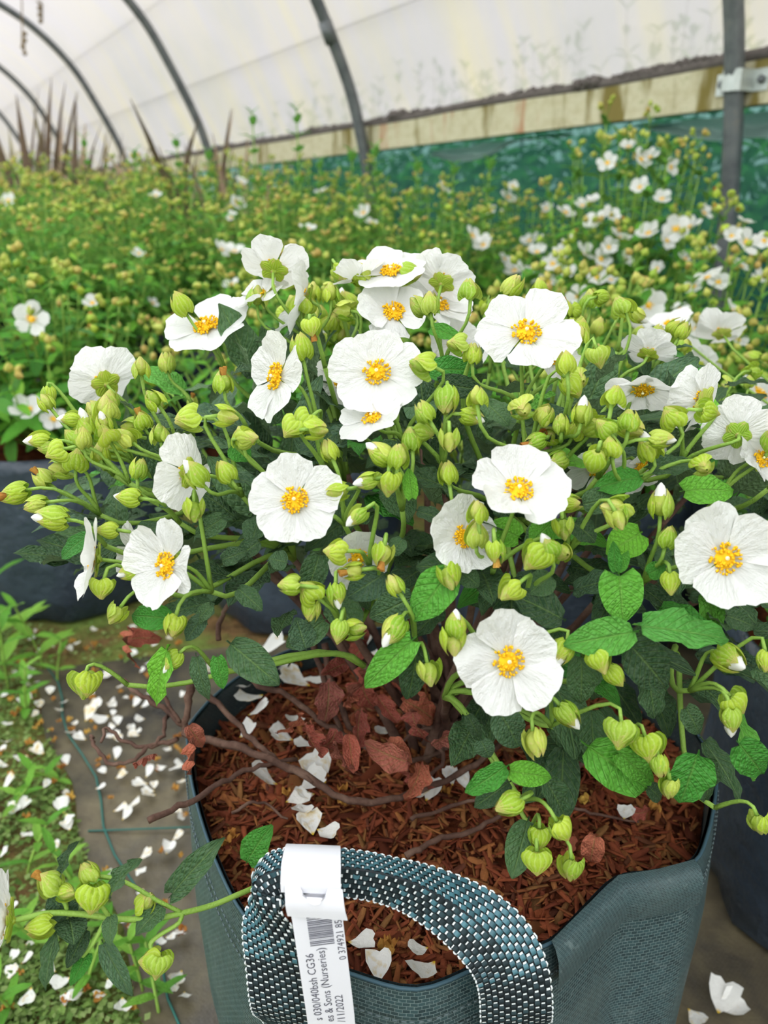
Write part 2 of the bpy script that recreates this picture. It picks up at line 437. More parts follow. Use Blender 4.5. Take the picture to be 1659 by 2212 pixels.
c = k.mix(k.noise(5, k.pos(), 4), lin(32, 74, 72), lin(48, 92, 88)); k.color(c); k.translucent(0.4)
tp = k.n('ShaderNodeBsdfTransparent'); tp.inputs[0].default_value = (0.24, 0.42, 0.37, 1)
mx = k.n('ShaderNodeMixShader'); mx.inputs[0].default_value = 0.36
src = k.out.inputs[0].links[0].from_socket; k.l(src, mx.inputs[1]); k.l(tp.outputs[0], mx.inputs[2]); k.l(mx.outputs[0], k.out.inputs[0])
M['net'] = k.m
k = Mat('net_painted_glare', 0.3, 0.5); k.color(lin(140, 164, 158)); k.translucent(0.35); M['fold_glare'] = k.m  # pale colour paints the glare on the net folds
M['rope'] = flat('hanging_twine', lin(132, 116, 92), 0.9)
M['seam'] = flat('purlin_wire', lin(196, 190, 186), 0.6, 0.3, 0.6)

# ------------------------------------------------------------------ organic templates
def leaf_t(nu, nv, w, fold=0.18, curl=0.25, wave=0.0, heart=0.0, seed=0, pet=0.10, power=0.62):
    rr = random.Random(seed); ph = rr.uniform(0, 6)
    V = []; A = []
    us = [-pet, -0.01] + [(i + 0.5) / nu if False else 0.04 + 0.96 * i / nu for i in range(nu + 1)] if pet > 0 else [0.0 + i / nu for i in range(nu + 1)]
    pk = (power ** power) * ((1 - power) ** (1 - power)) if 0 < power < 1 else 1
    for u in us:
        uu = min(max(u, 0.0), 0.992)
        hw = 0.5 * w * (uu ** (power * 0.75)) * ((1 - uu) ** (0.72)) / ((0.38 ** (power * 0.75)) * (0.62 ** 0.72)) if u > 0.01 else 0.012
        if u > 0.01: hw = max(hw, 0.012)
        for j in range(nv + 1):
            v = 2 * j / nv - 1
            x = hw * v
            y = u - (heart * 0.16 * abs(v) ** 1.5 * max(0, 1 - uu * 2.2) if u > 0.01 else 0)
            z = fold * abs(x) - curl * max(0, u) ** 2 * 0.5 + wave * math.sin(u * 15 + ph + (1.7 if v > 0 else 0)) * abs(v) ** 2 * 0.10
            V.append((x, y, z)); A.append((max(0.0, u), v, 0.0))
    n = nv + 1
    F = [(i * n + j, i * n + j + 1, (i + 1) * n + j + 1, (i + 1) * n + j) for i in range(len(us) - 1) for j in range(nv)]
    return V, F, A
LT_HI = [leaf_t(9, 6, 0.52, 0.22, 0.35, 0.5, 0.4, 1), leaf_t(9, 6, 0.60, 0.12, 0.5, 0.35, 0.9, 2), leaf_t(9, 6, 0.46, 0.3, 0.15, 0.6, 0.3, 3), leaf_t(9, 6, 0.56, 0.2, 0.7, 0.3, 0.6, 4)]
LT_LO = leaf_t(4, 2, 0.48, 0.3, 0.4, 0.0, 0.2, 5)
LT_HEART = leaf_t(10, 6, 0.80, 0.12, 0.25, 0.2, 1.5, 6, power=0.45)
LT_DEAD = [leaf_t(9, 6, 0.62, 0.7, 1.1, 1.4, 0.5, 7), leaf_t(9, 6, 0.5, 1.0, -0.9, 1.6, 0.3, 8), leaf_t(9, 6, 0.7, 0.3, 1.6, 1.8, 0.5, 9)]
LT_LANCE = leaf_t(8, 4, 0.30, 0.25, 0.4, 0.15, 0.0, 10)
LT_TINY = leaf_t(2, 2, 0.9, 0.1, 0.2, 0.0, 0.3, 11, pet=0.0)
def lm(t, m, name='leaf'): return mesh(name, t[0], t[1], M[m], t[2])
LEAF = {m: [lm(t, m) for t in LT_HI] for m in ('leaf_old', 'leaf_new', 'leaf_bed')}
LEAF_HEART = {m: lm(LT_HEART, m) for m in ('leaf_old', 'leaf_new')}
LEAF_DEAD = [lm(t, 'leaf_dead') for t in LT_DEAD]
LEAF_WEED = lm(LT_LANCE, 'leaf_weed')

def petal_t(nu, nv, half=37, ripple=0.03, cup=0.12, seed=0, flatten=0.0):
    rr = random.Random(seed); p1, p2, p3 = (rr.uniform(0, 6) for _ in range(3))
    V = []; A = []
    for i in range(nu + 1):
        u = 0.03 + 0.97 * i / nu
        for j in range(nv + 1):
            v = 2 * j / nv - 1
            R = 1 - 0.06 * v * v - 0.16 * v ** 6 + ripple * (math.sin(v * 6 + p1) + 0.7 * math.sin(v * 13 + p2)) * u
            an = math.radians(half) * v * (0.80 + 0.20 * min(1, u * 1.6))
            r = u * R
            x = r * math.sin(an); y = r * math.cos(an)
            z = cup * r * r + 0.035 * math.sin(v * 4 + p3) * u * u + 0.02 * math.sin(u * 9 + v * 5 + p1) * u - 0.05 * abs(v) * u * (1 - u)
            V.append((x, y, z)); A.append((u, v, 0.0))
    n = nv + 1
    F = [(i * n + j, i * n + j + 1, (i + 1) * n + j + 1, (i + 1) * n + j) for i in range(nu) for j in range(nv)]
    return V, F, A
PETAL = [mesh('petal', *petal_t(9, 12, h, rp, c, sd)[:2], M['petal'], petal_t(9, 12, h, rp, c, sd)[2]) for sd, (h, rp, c) in enumerate([(41, 0.02, 0.10), (45, 0.03, 0.16), (37, 0.025, 0.06), (43, 0.035, 0.20), (40, 0.03, 0.02)])]
PT_LO = petal_t(4, 4, 34, 0.03, 0.15, 9)
PETAL_LO = mesh('petal', PT_LO[0], PT_LO[1], M['petal'], PT_LO[2])
def fallen_t(seed, curl):
    rr = random.Random(seed)
    V, F, A = petal_t(7, 8, rr.uniform(30, 38), 0.05, rr.uniform(0.1, 0.4), seed)
    V = [(x, y, abs(z) + curl * x * x + 0.06 * math.sin(x * 7 + seed) * y) for x, y, z in V]
    return V, F, A
FALLEN = [mesh('fallen_petal', *fallen_t(20 + s, c)[:2], M['petal_fallen'], fallen_t(20 + s, c)[2]) for s, c in enumerate([0.1, 0.5, 0.9, 0.2, 0.6, -0.3])]
FALLEN_DRY = [mesh('withered_petal', [(x * 0.8, y * (0.8 - 0.3 * abs(x)), z + 0.25 * math.sin(x * 11 + s) * math.sin(y * 9)) for x, y, z in fallen_t(30 + s, 0.9)[0]], fallen_t(30 + s, 0.9)[1], M['petal_dry'], fallen_t(30 + s, 0.9)[2]) for s in range(3)]

def sphere(mb, c, r, nu=5, nv=7, mi=0, sz=1.0):
    P = [[(c[0] + r * math.sin(a) * math.cos(b), c[1] + r * math.sin(a) * math.sin(b), c[2] + sz * r * math.cos(a)) for b in [2 * math.pi * j / nv for j in range(nv)]] for a in [0.15 + (math.pi - 0.3) * i / nu for i in range(nu + 1)]]
    mb.grid(P, None, mi, True)
    o = len(mb.V); n = nv
    mb.F.append(tuple(o - (nu + 1) * nv + j for j in range(nv))); mb.M.append(mi)
def stamens(n, seed, lo=False):
    rr = random.Random(seed); mb = MB()
    P = [[(r * math.cos(b) , r * math.sin(b), 0.05 + 0.05 * (1 - (r / 0.2) ** 2)) for b in [2 * math.pi * j / 9 for j in range(9)]] for r in (0.01, 0.1, 0.19)]
    mb.grid(P, None, 0, True)
    for i in range(n):
        b = rr.uniform(0, 2 * math.pi); rad = 0.29 * math.sqrt(rr.uniform(0.1, 1)); z = 0.17 - 0.10 * (rad / 0.3) + rr.uniform(-0.02, 0.03)
        e = Vector((rad * math.cos(b), rad * math.sin(b), z)); s = Vector((0.06 * math.cos(b), 0.06 * math.sin(b), 0.03))
        if not lo: mb.tube([s, e], 0.006, 3, 1, False)
        mb.box(e, (0.022, 0.017, 0.017), Matrix.Rotation(b, 3, 'Z') @ Matrix.Rotation(rr.uniform(-1, 1), 3, 'X'), 0, rr.random())
    sphere(mb, (0, 0, 0.17), 0.042, 4, 7, 2, 0.8)
    mb.tube([(0, 0, 0.0), (0, 0, 0.17)], 0.015, 4, 2)
    return mb.mesh('stamens', [M['anther'], M['filament'], M['stigma']])
STAMEN = [stamens(85, 1), stamens(70, 2)]
STAMEN_LO = stamens(26, 3, True)
def calyx():
    mb = MB()
    for q in range(5):
        a = 2 * math.pi * q / 5 + 0.4
        R = Matrix.Rotation(a, 3, 'Z')
        P = []
        for i in range(6):
            u = i / 5
            P.append([R @ Vector((0.19 * v * (math.sin(math.pi * (0.12 + 0.8 * u)) ** 0.8) + 0, 0.03 + 0.36 * u, -0.11 + 0.05 * u + 0.05 * v * v)) for v in (-1, -0.5, 0, 0.5, 1)])
        mb.grid(P)
    mb.tube([(0, 0, -0.02), (0, 0, -0.08), (0, 0, -0.14)], [0.10, 0.11, 0.04], 7)
    return mb.mesh('flower_calyx', M['sepal'])
CALYX = calyx()
# buds: unit length, base at origin, tip along +Z
def bud_core(kind):
    mb = MB(); nu, nv = 9, 12
    P = []; A = []
    for i in range(nu + 1):
        t = i / nu
        r = 0.40 * (math.sin(math.pi * (0.06 + 0.90 * t ** 0.85)) ** 0.75) * (1 - 0.35 * t * t)
        row = []
        for j in range(nv):
            b = 2 * math.pi * j / nv + 0.9 * t
            rr_ = r * (1 + 0.06 * math.cos(3 * b - 1.5 * t))
            row.append((rr_ * math.cos(b), rr_ * math.sin(b), t * (1.0 if kind != 'dry' else 0.85))); A.append((t, 2 * j / nv - 1, 0.3))
        P.append(row)
    mb.grid(P, A, 0, True)
    if kind == 'white':
        P = []
        for i in range(5):
            t = i / 4; r = 0.25 * (1 - t) ** 0.6 + 0.02
            P.append([(r * math.cos(2 * math.pi * j / 8 + t) * (1 + 0.15 * math.cos(3 * j)), r * math.sin(2 * math.pi * j / 8 + t), 0.72 + 0.48 * t) for j in range(8)])
        mb.grid(P, [(0.6, 0, 0)] * 40, 1, True)
    if kind == 'dry':
        for q in range(6):
            a = q * 1.05; P = []
            for i in range(4):
                t = i / 3
                P.append([(0.13 * math.cos(a + s) * (1 + 0.6 * t), 0.13 * math.sin(a + s) * (1 + 0.6 * t), 0.7 + 0.45 * t + 0.06 * math.sin(9 * s + q)) for s in (-0.7, 0, 0.7)])
            mb.grid(P, None, 1)
    return mb.mesh('bud_core', [M['bud_core'], M['petal'] if kind != 'dry' else M['petal_dry']])
def sepal_mesh(flare, span, zl):
    P = []; A = []
    nu, nv = 7, 8
    for i in range(nu + 1):
        u = i / nu
        row = []
        for j in range(nv + 1):
            v = 2 * j / nv - 1
            w = span * (math.sin(math.pi * (0.20 + 0.795 * u)) ** 0.8)
            b = w * v
            z = -0.03 + zl * u - 0.16 * (abs(v) ** 1.3) * (1 - u) * (1.25 if abs(v) < 0.9 else 0.9) + 0.03
            r = 0.05 + 0.42 * math.sin(math.pi * min(1, 0.10 + 0.82 * u ** 0.8)) ** 0.7 * (1 - 0.25 * u * u) + flare * (1 - u) * (0.4 + abs(v)) * 0.35 + 0.03
            row.append((r * math.sin(b), r * math.cos(b), z)); A.append((u, v, 0))
        P.append(row)
    mb = MB(); mb.grid(P, A); return mb.mesh('sepal', M['sepal'])
CORE = {q: bud_core(q) for q in ('closed', 'white', 'dry')}
SEPAL = [sepal_mesh(0.1, 1.2, 1.04), sepal_mesh(0.4, 1.3, 0.97), sepal_mesh(0.65, 1.25, 0.93)]
def bud_lo_t():
    P = []
    V = []; A = []; F = []
    nu, nv = 4, 6
    for i in range(nu + 1):
        t = i / nu; r = (0.09, 0.40, 0.42, 0.26, 0.03)[i]
        for j in range(nv):
            b = 2 * math.pi * j / nv; V.append((r * math.cos(b) * 1.1, r * math.sin(b) * 0.85, t)); A.append((t, 2 * j / nv - 1, 0))
    for i in range(nu):
        for j in range(nv):
            j2 = (j + 1) % nv; F.append((i * nv + j, i * nv + j2, (i + 1) * nv + j2, (i + 1) * nv + j))
    return V, F, A
BT_LO = bud_lo_t()
BUD_LO = mesh('bud', BT_LO[0], BT_LO[1], M['sepal_bed'], BT_LO[2])

def make_flower(root, pos, facing, diam, roll=None, lo=False, petals=5, name='flower', cup=0.0, drop=()):
    Mx = frame_z(pos, facing, rng.uniform(0, 6.28) if roll is None else roll, diam * 0.5)
    f = addw(name, CALYX, root, Mx)
    for q in range(5):
        if q in drop: continue
        a = 2 * math.pi * q / 5 + rng.uniform(-0.14, 0.14)
        R = Matrix.Rotation(a, 4, 'Z') @ Matrix.Translation((0, 0.0, 0.012 * (q % 3))) @ Matrix.Rotation(math.radians(rng.uniform(-3, 9)) + cup, 4, 'X') @ Matrix.Rotation(rng.uniform(-0.09, 0.09), 4, 'Y') @ Matrix.Diagonal((rng.uniform(0.9, 1.06), rng.uniform(0.88, 1.06), rng.uniform(0.4, 2.2), 1))
        add('petal', PETAL_LO if lo else rng.choice(PETAL), f, R)
    add('stamens', STAMEN_LO if lo else rng.choice(STAMEN), f, Matrix.Identity(4))
    return f
def make_bud(root, pos, tip, size, kind, lo=False):
    Mx = frame_z(pos, tip, rng.uniform(0, 6.28), size)
    if lo: return addw('bud', BUD_LO, root, Mx)
    b = addw('bud', CORE['white' if kind == 1 else 'dry' if kind == 3 else 'closed'], root, Mx)
    sm = SEPAL[2 if kind == 2 else rng.choice((0, 0, 1))]
    n = 2 if kind == 2 else rng.choice((2, 3))
    for q in range(n):
        add('sepal', sm, b, Matrix.Rotation(2 * math.pi * q / n + rng.uniform(-0.2, 0.2), 4, 'Z') @ Matrix.Diagonal((rng.uniform(0.9, 1.08),) * 3 + (1,)))
    return b
# ------------------------------------------------------------------ the polytunnel
TD = Vector((-0.5388, 0.8424, 0)); TN = Vector((0.8424, 0.5388, 0))
def T(u, a, z): return TN * u + TD * a + Vector((0, 0, z))
A0, HS = 1.382, 1.83
half = [(2.03, 0.0), (2.0, 0.6), (1.975, 0.80), (1.935, 0.99), (1.87, 1.20), (1.73, 1.48), (1.59, 1.71), (1.39, 1.91), (1.15, 2.06), (0.6, 2.31), (0.0, 2.48), (-1.0, 2.58)]
prof = half + [(-2 - u, z) for u, z in reversed(half[:-1])]
PR = [(p.x, p.y) for p in catmull([Vector((u, z, 0)) for u, z in prof], 5)]
def offs(i, o):
    a = Vector(PR[max(0, i - 1)]); b = Vector(PR[min(len(PR) - 1, i + 1)]); t = (b - a).normalized()
    return PR[i][0] + t.y * o, PR[i][1] - t.x * o
# ground
mb = MB(); mb.put([(-30, -12, 0), (30, -12, 0), (30, 40, 0), (-30, 40, 0)], [(0, 1, 2, 3)])
tag(add('floor', mb.mesh('floor', M['soil'])), 'mossy brown soil floor of the polytunnel strewn with litter', None, None, 'structure')
# cover
mb = MB(); rows = []; At = []
s = 0.0; last = None
idx = [i for i in range(len(PR)) if PR[i][1] > 1.0]
for i in idx:
    u_, z_ = offs(i, 0.035)
    for sg_, c_ in ((1, 2.0), (-1, -4.0)):      # the foot of the cover flares out behind the rail
        if abs(u_ - c_) < 1.0: u_ += sg_ * 0.075 * math.exp(-(z_ - 1.0) / 0.10)
    if last: s += math.hypot(u_ - last[0], z_ - last[1])
    last = (u_, z_)
    row = []
    for kk in range(61):
        a_ = -8 + 0.5 * kk + 0.07
        row.append(T(u_ + 0.004 * math.sin(a_ * 5 + z_ * 3), a_, z_)); At.append((a_, 1.0 + min(s, 3.5), 0))
    rows.append(row)
mb.grid(rows, At)
ceil_ = tag(add('ceiling', mb.mesh('ceiling', M['cover'])), 'translucent white polythene cover stained with algae and painted darker down its sides to dim them, curving over the tunnel', None, None, 'structure')
# hoops
names = ['grey steel hoop post clamped to the timber rail with a zinc bracket', 'dark steel tunnel hoop, first beyond the bracketed post', 'dark steel tunnel hoop, second beyond the bracketed post', 'dark steel tunnel hoop, third beyond the bracketed post', 'dark steel tunnel hoop, fourth beyond the bracketed post', 'dark steel tunnel hoop, fifth beyond the bracketed post', 'dark steel tunnel hoop, sixth beyond the bracketed post']
for q in range(7):
    mb = MB(); mb.tube([T(u_, 0, z_) for u_, z_ in PR], 0.025, 12)
    e = empty('tunnel_hoop', T(0, A0 + q * HS, 0), names[q], 'hoop', 'tunnel hoops')
    add('hoop_tube', mb.mesh('hoop_tube', M['steel']), e)
    if q in (1,):    # scaffold ferrule where the purlin crosses
        m2_ = MB(); m2_.tube([T(1.80, 0, 1.335), T(1.765, 0, 1.41)], 0.029, 12); add('joint_sleeve', m2_.mesh('joint_sleeve', M['steel']), e)
# bracket on the post
e = empty('pipe_bracket', T(1.935, A0, 0.93), 'zinc saddle bracket with two bolts holding the post to the rail', 'bracket')
mb = MB(); P = []
pro = [(-0.074, 0.033), (-0.034, 0.033)] + [(-0.031 * math.cos(t), 0.002 - 0.031 * math.sin(t) * 1.0) for t in [0.15 * math.pi, 0.3 * math.pi, 0.5 * math.pi, 0.7 * math.pi, 0.85 * math.pi]] + [(0.034, 0.033), (0.074, 0.033)]
for z_ in (0.035, 0.085): P.append([T(a_[1], a_[0], z_) for a_ in pro])
for z_ in (0.085, 0.035): P.append([T(a_[1] + 0.005, a_[0], z_) for a_ in pro])
P.append(P[0]); mb.grid(P); add('saddle', mb.mesh('saddle', M['zinc'], False), e)
for a_ in (-0.056, 0.056):
    mb = MB(); mb.tube([T(0.036, a_, 0.06), T(0.024, a_, 0.06), T(0.020, a_, 0.06)], [0.010, 0.010, 0.006], 6); add('bolt', mb.mesh('bolt', M['bolt'], False), e)
# timber rail in lengths, batten and ragged dirt on it
for q in range(9):
    a1, a2 = -2.35 + 2.75 * q, -2.35 + 2.75 * (q + 1) - 0.006
    mb = MB(); n = 12; P = []; At = []
    for kk in range(n + 1):
        a_ = a1 + (a2 - a1) * kk / n
        ring = [(1.972, 0.935), (1.972, 1.035), (2.02, 1.035), (2.02, 0.935), (1.972, 0.935)]
        P.append([T(u_, a_, z_) for u_, z_ in ring]); At += [(a_, z_, 0) for u_, z_ in ring]
    mb.grid(P, At)
    mb.put([P[0][i] for i in range(4)], [(0, 1, 2, 3)], [(a1, 1, 0)] * 4); mb.put([P[-1][i] for i in range(4)], [(3, 2, 1, 0)], [(a2, 1, 0)] * 4)
    lab = ['lichen-stained timber rail running off past the bracketed post', 'lichen-stained timber rail screwed to the bracketed post', 'weathered timber rail above the green net by the first hoop beyond the post'][q] if q < 3 else 'weathered timber rail far along the green net wall'
    tag(add('timber_rail', mb.mesh('timber_rail', M['timber'], False)), lab, 'rail', 'timber rails along the wall')
mb = MB()
mb.tube([T(1.982, -2.3 + 0.3 * i, 1.045 + 0.004 * math.sin(i * 1.7)) for i in range(55)], 0.017, 6)
for i in range(2600):
    a_ = -1.5 + 11.5 * rng.random() ** 1.3; z_ = 1.050 + rng.uniform(0, 0.014) * (0.6 + 0.4 * math.sin(a_ * 9)); sz = rng.uniform(0.003, 0.008) * (1.9 if math.sin(a_ * 7) + math.sin(a_ * 17.3) > 1.5 else 1)
    mb.box(T(1.980 + rng.uniform(-0.008, 0.008), a_, z_), (sz, sz, sz * 0.8), Matrix.Rotation(rng.uniform(0, 3), 3, rv(1).normalized()))
tag(add('dirt_ridge', mb.mesh('dirt_ridge', M['batten'])), 'ragged grey ridge of dirt and moss along the top of the timber rail', 'dirt', None, 'stuff')
# lower wall: green net, its glare painted as pale loose folds in front
mb = MB(); P = []
for z_ in [0.0, 0.12, 0.25, 0.4, 0.55, 0.65, 0.74, 0.82, 0.9, 0.96]:
    P.append([T(2.075 - 0.047 * max(0.0, (z_ - 0.92) / 0.04) + 0.010 * math.sin(a_ * 4.3 + z_ * 5) * (1 - z_), a_, z_) for a_ in [-8 + 0.15 * i for i in range(214)]])
mb.grid(P); tag(add('wall_right', mb.mesh('wall_right', M['net'])), 'dark green shade netting hung below the timber rail', None, None, 'structure')
def on_u(x, y, u):
    r = ray(x, y); q = (u - EYE.dot(TN)) / r.dot(TN); return EYE + r * q
for lab, px_ in (('fold of net with painted pale glare swagging off the green wall by the first hoop past the post', [(930, 330, 10), (990, 335, 26), (1050, 326, 30), (1110, 300, 22), (1180, 278, 14), (1240, 262, 8)]), ('loose fold of net with painted bright glare sagging off the green wall behind the bracketed post', [(1370, 258, 8), (1430, 268, 24), (1500, 276, 30), (1560, 280, 34), (1620, 268, 40), (1720, 262, 46)])):
    c = catmull([on_u(x, y, 2.04) for x, y, w_ in px_], 6); wv = [q.x for q in catmull([Vector((w_, 0, 0)) for x, y, w_ in px_], 6)]
    mb = MB(); P = []
    for j in range(7):
        t = j / 6 - 0.5
        P.append([p + Vector((0, 0, -t * wv[i] * 0.0017)) + TN * (0.02 * math.cos(t * 5) + 0.006 * math.sin(i * 0.9 + j)) for i, p in enumerate(c)])
    P = [[Vector((q.x, q.y, min(q.z, 0.922))) for q in r_] for r_ in P]
    mb.grid(P); tag(add('net_fold', mb.mesh('net_fold', M['fold_glare'])), lab, 'net fold')
mb = MB(); mb.grid([[T(-4.035, a_, z_) for a_ in (-8, 8, 22)] for z_ in (0, 1.02)]); tag(add('wall_left', mb.mesh('wall_left', M['net'])), 'green netting along the far side of the tunnel', None, None, 'structure')
mb = MB(); pts = [T(u_, 22.0, z_) for u_, z_ in PR]; mb.put(pts, [tuple(range(len(pts)))]); tag(add('wall_end', mb.mesh('wall_end', M['cover'])), 'white polythene end wall of the tunnel', None, None, 'structure')
# purlin wires on the cover
for lab, u_, z_ in (('lower purlin wire showing as a faint line along the cover', 1.853, 1.395), ('upper purlin wire showing as a faint line along the cover', 1.642, 1.768)):
    mb = MB(); mb.tube([T(u_, a_, z_) for a_ in (-3, 4, 11, 21)], 0.0042, 6); tag(add('purlin_wire', mb.mesh('purlin_wire', M['seam'])), lab, 'wire', 'purlin wires')
# twine hanging from the roof, top of the far hoops
for px, py0, py1, lab in ((88, -60, 46, 'short knotted twine hanging by the cover, the upper one'), (50, 70, 115, 'short knotted twine hanging beside the third hoop, the lower one')):
    mb = MB(); d = 5.2
    mb.tube([at(px - 4, py0 - 160, d), at(px - 2, py0, d), at(px, (py0 + py1) / 2, d), at(px + 3, py1, d)], [0.003, 0.005, 0.012, 0.006], 6)
    for j in range(4): sphere(mb, tuple(at(px + rng.uniform(-4, 4), py1 - 14 * j, d)), 0.016, 4, 6)
    tag(add('hanging_twine', mb.mesh('hanging_twine', M['rope'])), lab, 'twine')

# ------------------------------------------------------------------ weed mat under the bags
eA, eB = on_z(128, 1650, 0), on_z(320, 2212, 0)
ed = (eB - eA).normalized()
mp = [eA - ed * 0.25, eA + ed * 1.2]
mb = MB(); P = []
for i in range(30):
    t = i / 29; l = mp[0].lerp(mp[1], t) + Vector((0.008 * math.sin(i * 1.3), 0, 0))
    P.append([l + Vector((x, 0.25 * x, 0.003 + 0.004 * math.exp(-x * 30) + 0.002 * math.sin(i + x * 9))) for x in (0, 0.004, 0.02, 0.06, 0.15, 0.3, 0.5, 0.8, 1.2, 1.8)])
mb.grid(P)
wm = empty('weed_mat', mp[0], 'black woven weed matting with green guide threads, wet and muddy under the bags', 'weed mat')
addw('mat_sheet', mb.mesh('mat_sheet', M['mat']), wm, Matrix.Identity(4))
for o in (0.028,):
    mb = MB(); mb.tube([mp[0].lerp(mp[1], i / 29) + Vector((o + 0.008 * math.sin(i * 1.3), 0.25 * o, 0.0085)) for i in range(30)], 0.0014, 4); addw('guide_thread', mb.mesh('guide_thread', M['mat_line']), wm, Matrix.Identity(4))
for py in (1795,):
    a_ = on_z(190, py, 0.009); mb = MB(); mb.tube([a_ + Vector((0.2 * i / 5, 0.01 * i / 5, 0)) for i in range(6)], 0.0012, 4); addw('guide_thread', mb.mesh('guide_thread', M['mat_line']), wm, Matrix.Identity(4))

# ------------------------------------------------------------------ the main planter bag
RZ = 0.30; MZ = 0.268
front_px = [(402, 1575), (408, 1640), (416, 1700), (440, 1790), (478, 1890), (525, 1975), (590, 2030), (650, 2062), (760, 2105), (900, 2138), (1030, 2092), (1110, 2062), (1195, 2035), (1262, 1970), (1335, 1900), (1420, 1885), (1500, 1862), (1530, 1800), (1545, 1725), (1550, 1655)]
fp = [on_z(x, y, RZ) for x, y in front_px]
BC = Vector((0.045, 0.475, 0))
back = []
a1 = math.atan2(fp[-1].y - BC.y, fp[-1].x - BC.x); a2 = math.atan2(fp[0].y - BC.y, fp[0].x - BC.x) % (2 * math.pi)
r1 = (fp[-1] - BC).to_2d().length; r2 = (fp[0] - BC).to_2d().length
for i in range(1, 16):
    t = i / 16; a_ = a1 + (a2 - a1) * t
    R_ = r1 + (r2 - r1) * t
    back.append(Vector((BC.x + R_ * math.cos(a_), BC.y + R_ * math.sin(a_) * 0.95, RZ)))
rim = catmull(fp, 4) + [Vector(b) for b in catmull([fp[-1]] + back + [fp[0]], 2)[1:-1]]
NR = len(rim)
perim = [0.0]
for i in range(NR): perim.append(perim[-1] + (rim[(i + 1) % NR] - rim[i]).to_2d().length)
def rim_n(i):
    t = rim[(i + 1) % NR] - rim[i - 1]; n = Vector((t.y, -t.x, 0)).normalized(); return n
bag = empty('planter_bag', (BC.x, BC.y, 0), 'dark teal woven planter bag with webbing handle and white tag', 'planter bag')
def wall(zs, off, bul, mat_, name, flip=False):
    P = []; At = []
    for z_ in zs:
        t = z_ / RZ; row = []
        for i in range(NR + 1):
            q = i % NR; b = rim[q]; c = BC + (b - BC) * (0.93 + 0.07 * t)
            n = rim_n(q)
            wr = 0.004 * math.sin(perim[q] * 38 + z_ * 20) * (1 - t) + 0.012 * bul * math.sin(math.pi * t)
            p = Vector((c.x, c.y, z_)) + n * (off + wr)
            row.append(p); At.append((perim[i], z_, 0))
        P.append(row)
    mb = MB(); mb.grid(P, At); return addw(name, mb.mesh(name, mat_), bag, Matrix.Identity(4))
wall([0.0, 0.01, 0.05, 0.1, 0.15, 0.2, 0.24, 0.27, 0.285, 0.30], 0.0, 1, M['bag'], 'bag_wall')
wall([0.30, 0.285, 0.27, 0.25, 0.22], -0.003, 0, M['bag_in'], 'bag_lining')
mb = MB(); mb.tube([rim[i % NR] + Vector((0, 0, 0.0003)) for i in range(NR + 1)], 0.0012, 5); addw('rim_hem', mb.mesh('rim_hem', M['hem']), bag, Matrix.Identity(4))
mb = MB()
for i in range(0, NR):
    for t in (0.15, 0.65):
        p = rim[i].lerp(rim[(i + 1) % NR], t); q = rim[i].lerp(rim[(i + 1) % NR], t + 0.3); n = rim_n(i)
        for dz in (0.020, 0.032):
            cN = Vector((0, 0, -dz)); mb.tube([p + n * 0.0035 + cN, q + n * 0.0035 + cN], 0.0006, 4)
addw('hem_stitching', mb.mesh('hem_stitching', M['thread']), bag, Matrix.Identity(4))
mb = MB(); ring = [BC + (b - BC) * 0.93 for b in rim]; mb.put([Vector((b.x, b.y, 0.002)) for b in ring], [tuple(range(NR))]); addw('bag_base', mb.mesh('bag_base', M['bag']), bag, Matrix.Identity(4))
# folded flap of fabric at the right corner of the mouth
fl = [(1190, 2040), (1262, 1968), (1335, 1898), (1420, 1885), (1498, 1864)]
P = []
for j in range(5):
    t = j / 4
    P.append([on_z(x, y, RZ) + Vector((0.004 * t, -0.012 * math.sin(t * 2.4), 0.003 - 0.030 * t * t + 0.004 * math.sin(3 * t))) for x, y in fl])
mb = MB(); mb.grid(P, [(0.05 * i + 0.01 * j, 0.02 * j, 0) for j in range(5) for i in range(5)]); addw('hem_flap', mb.mesh('hem_flap', M['bag']), bag, Matrix.Identity(4))

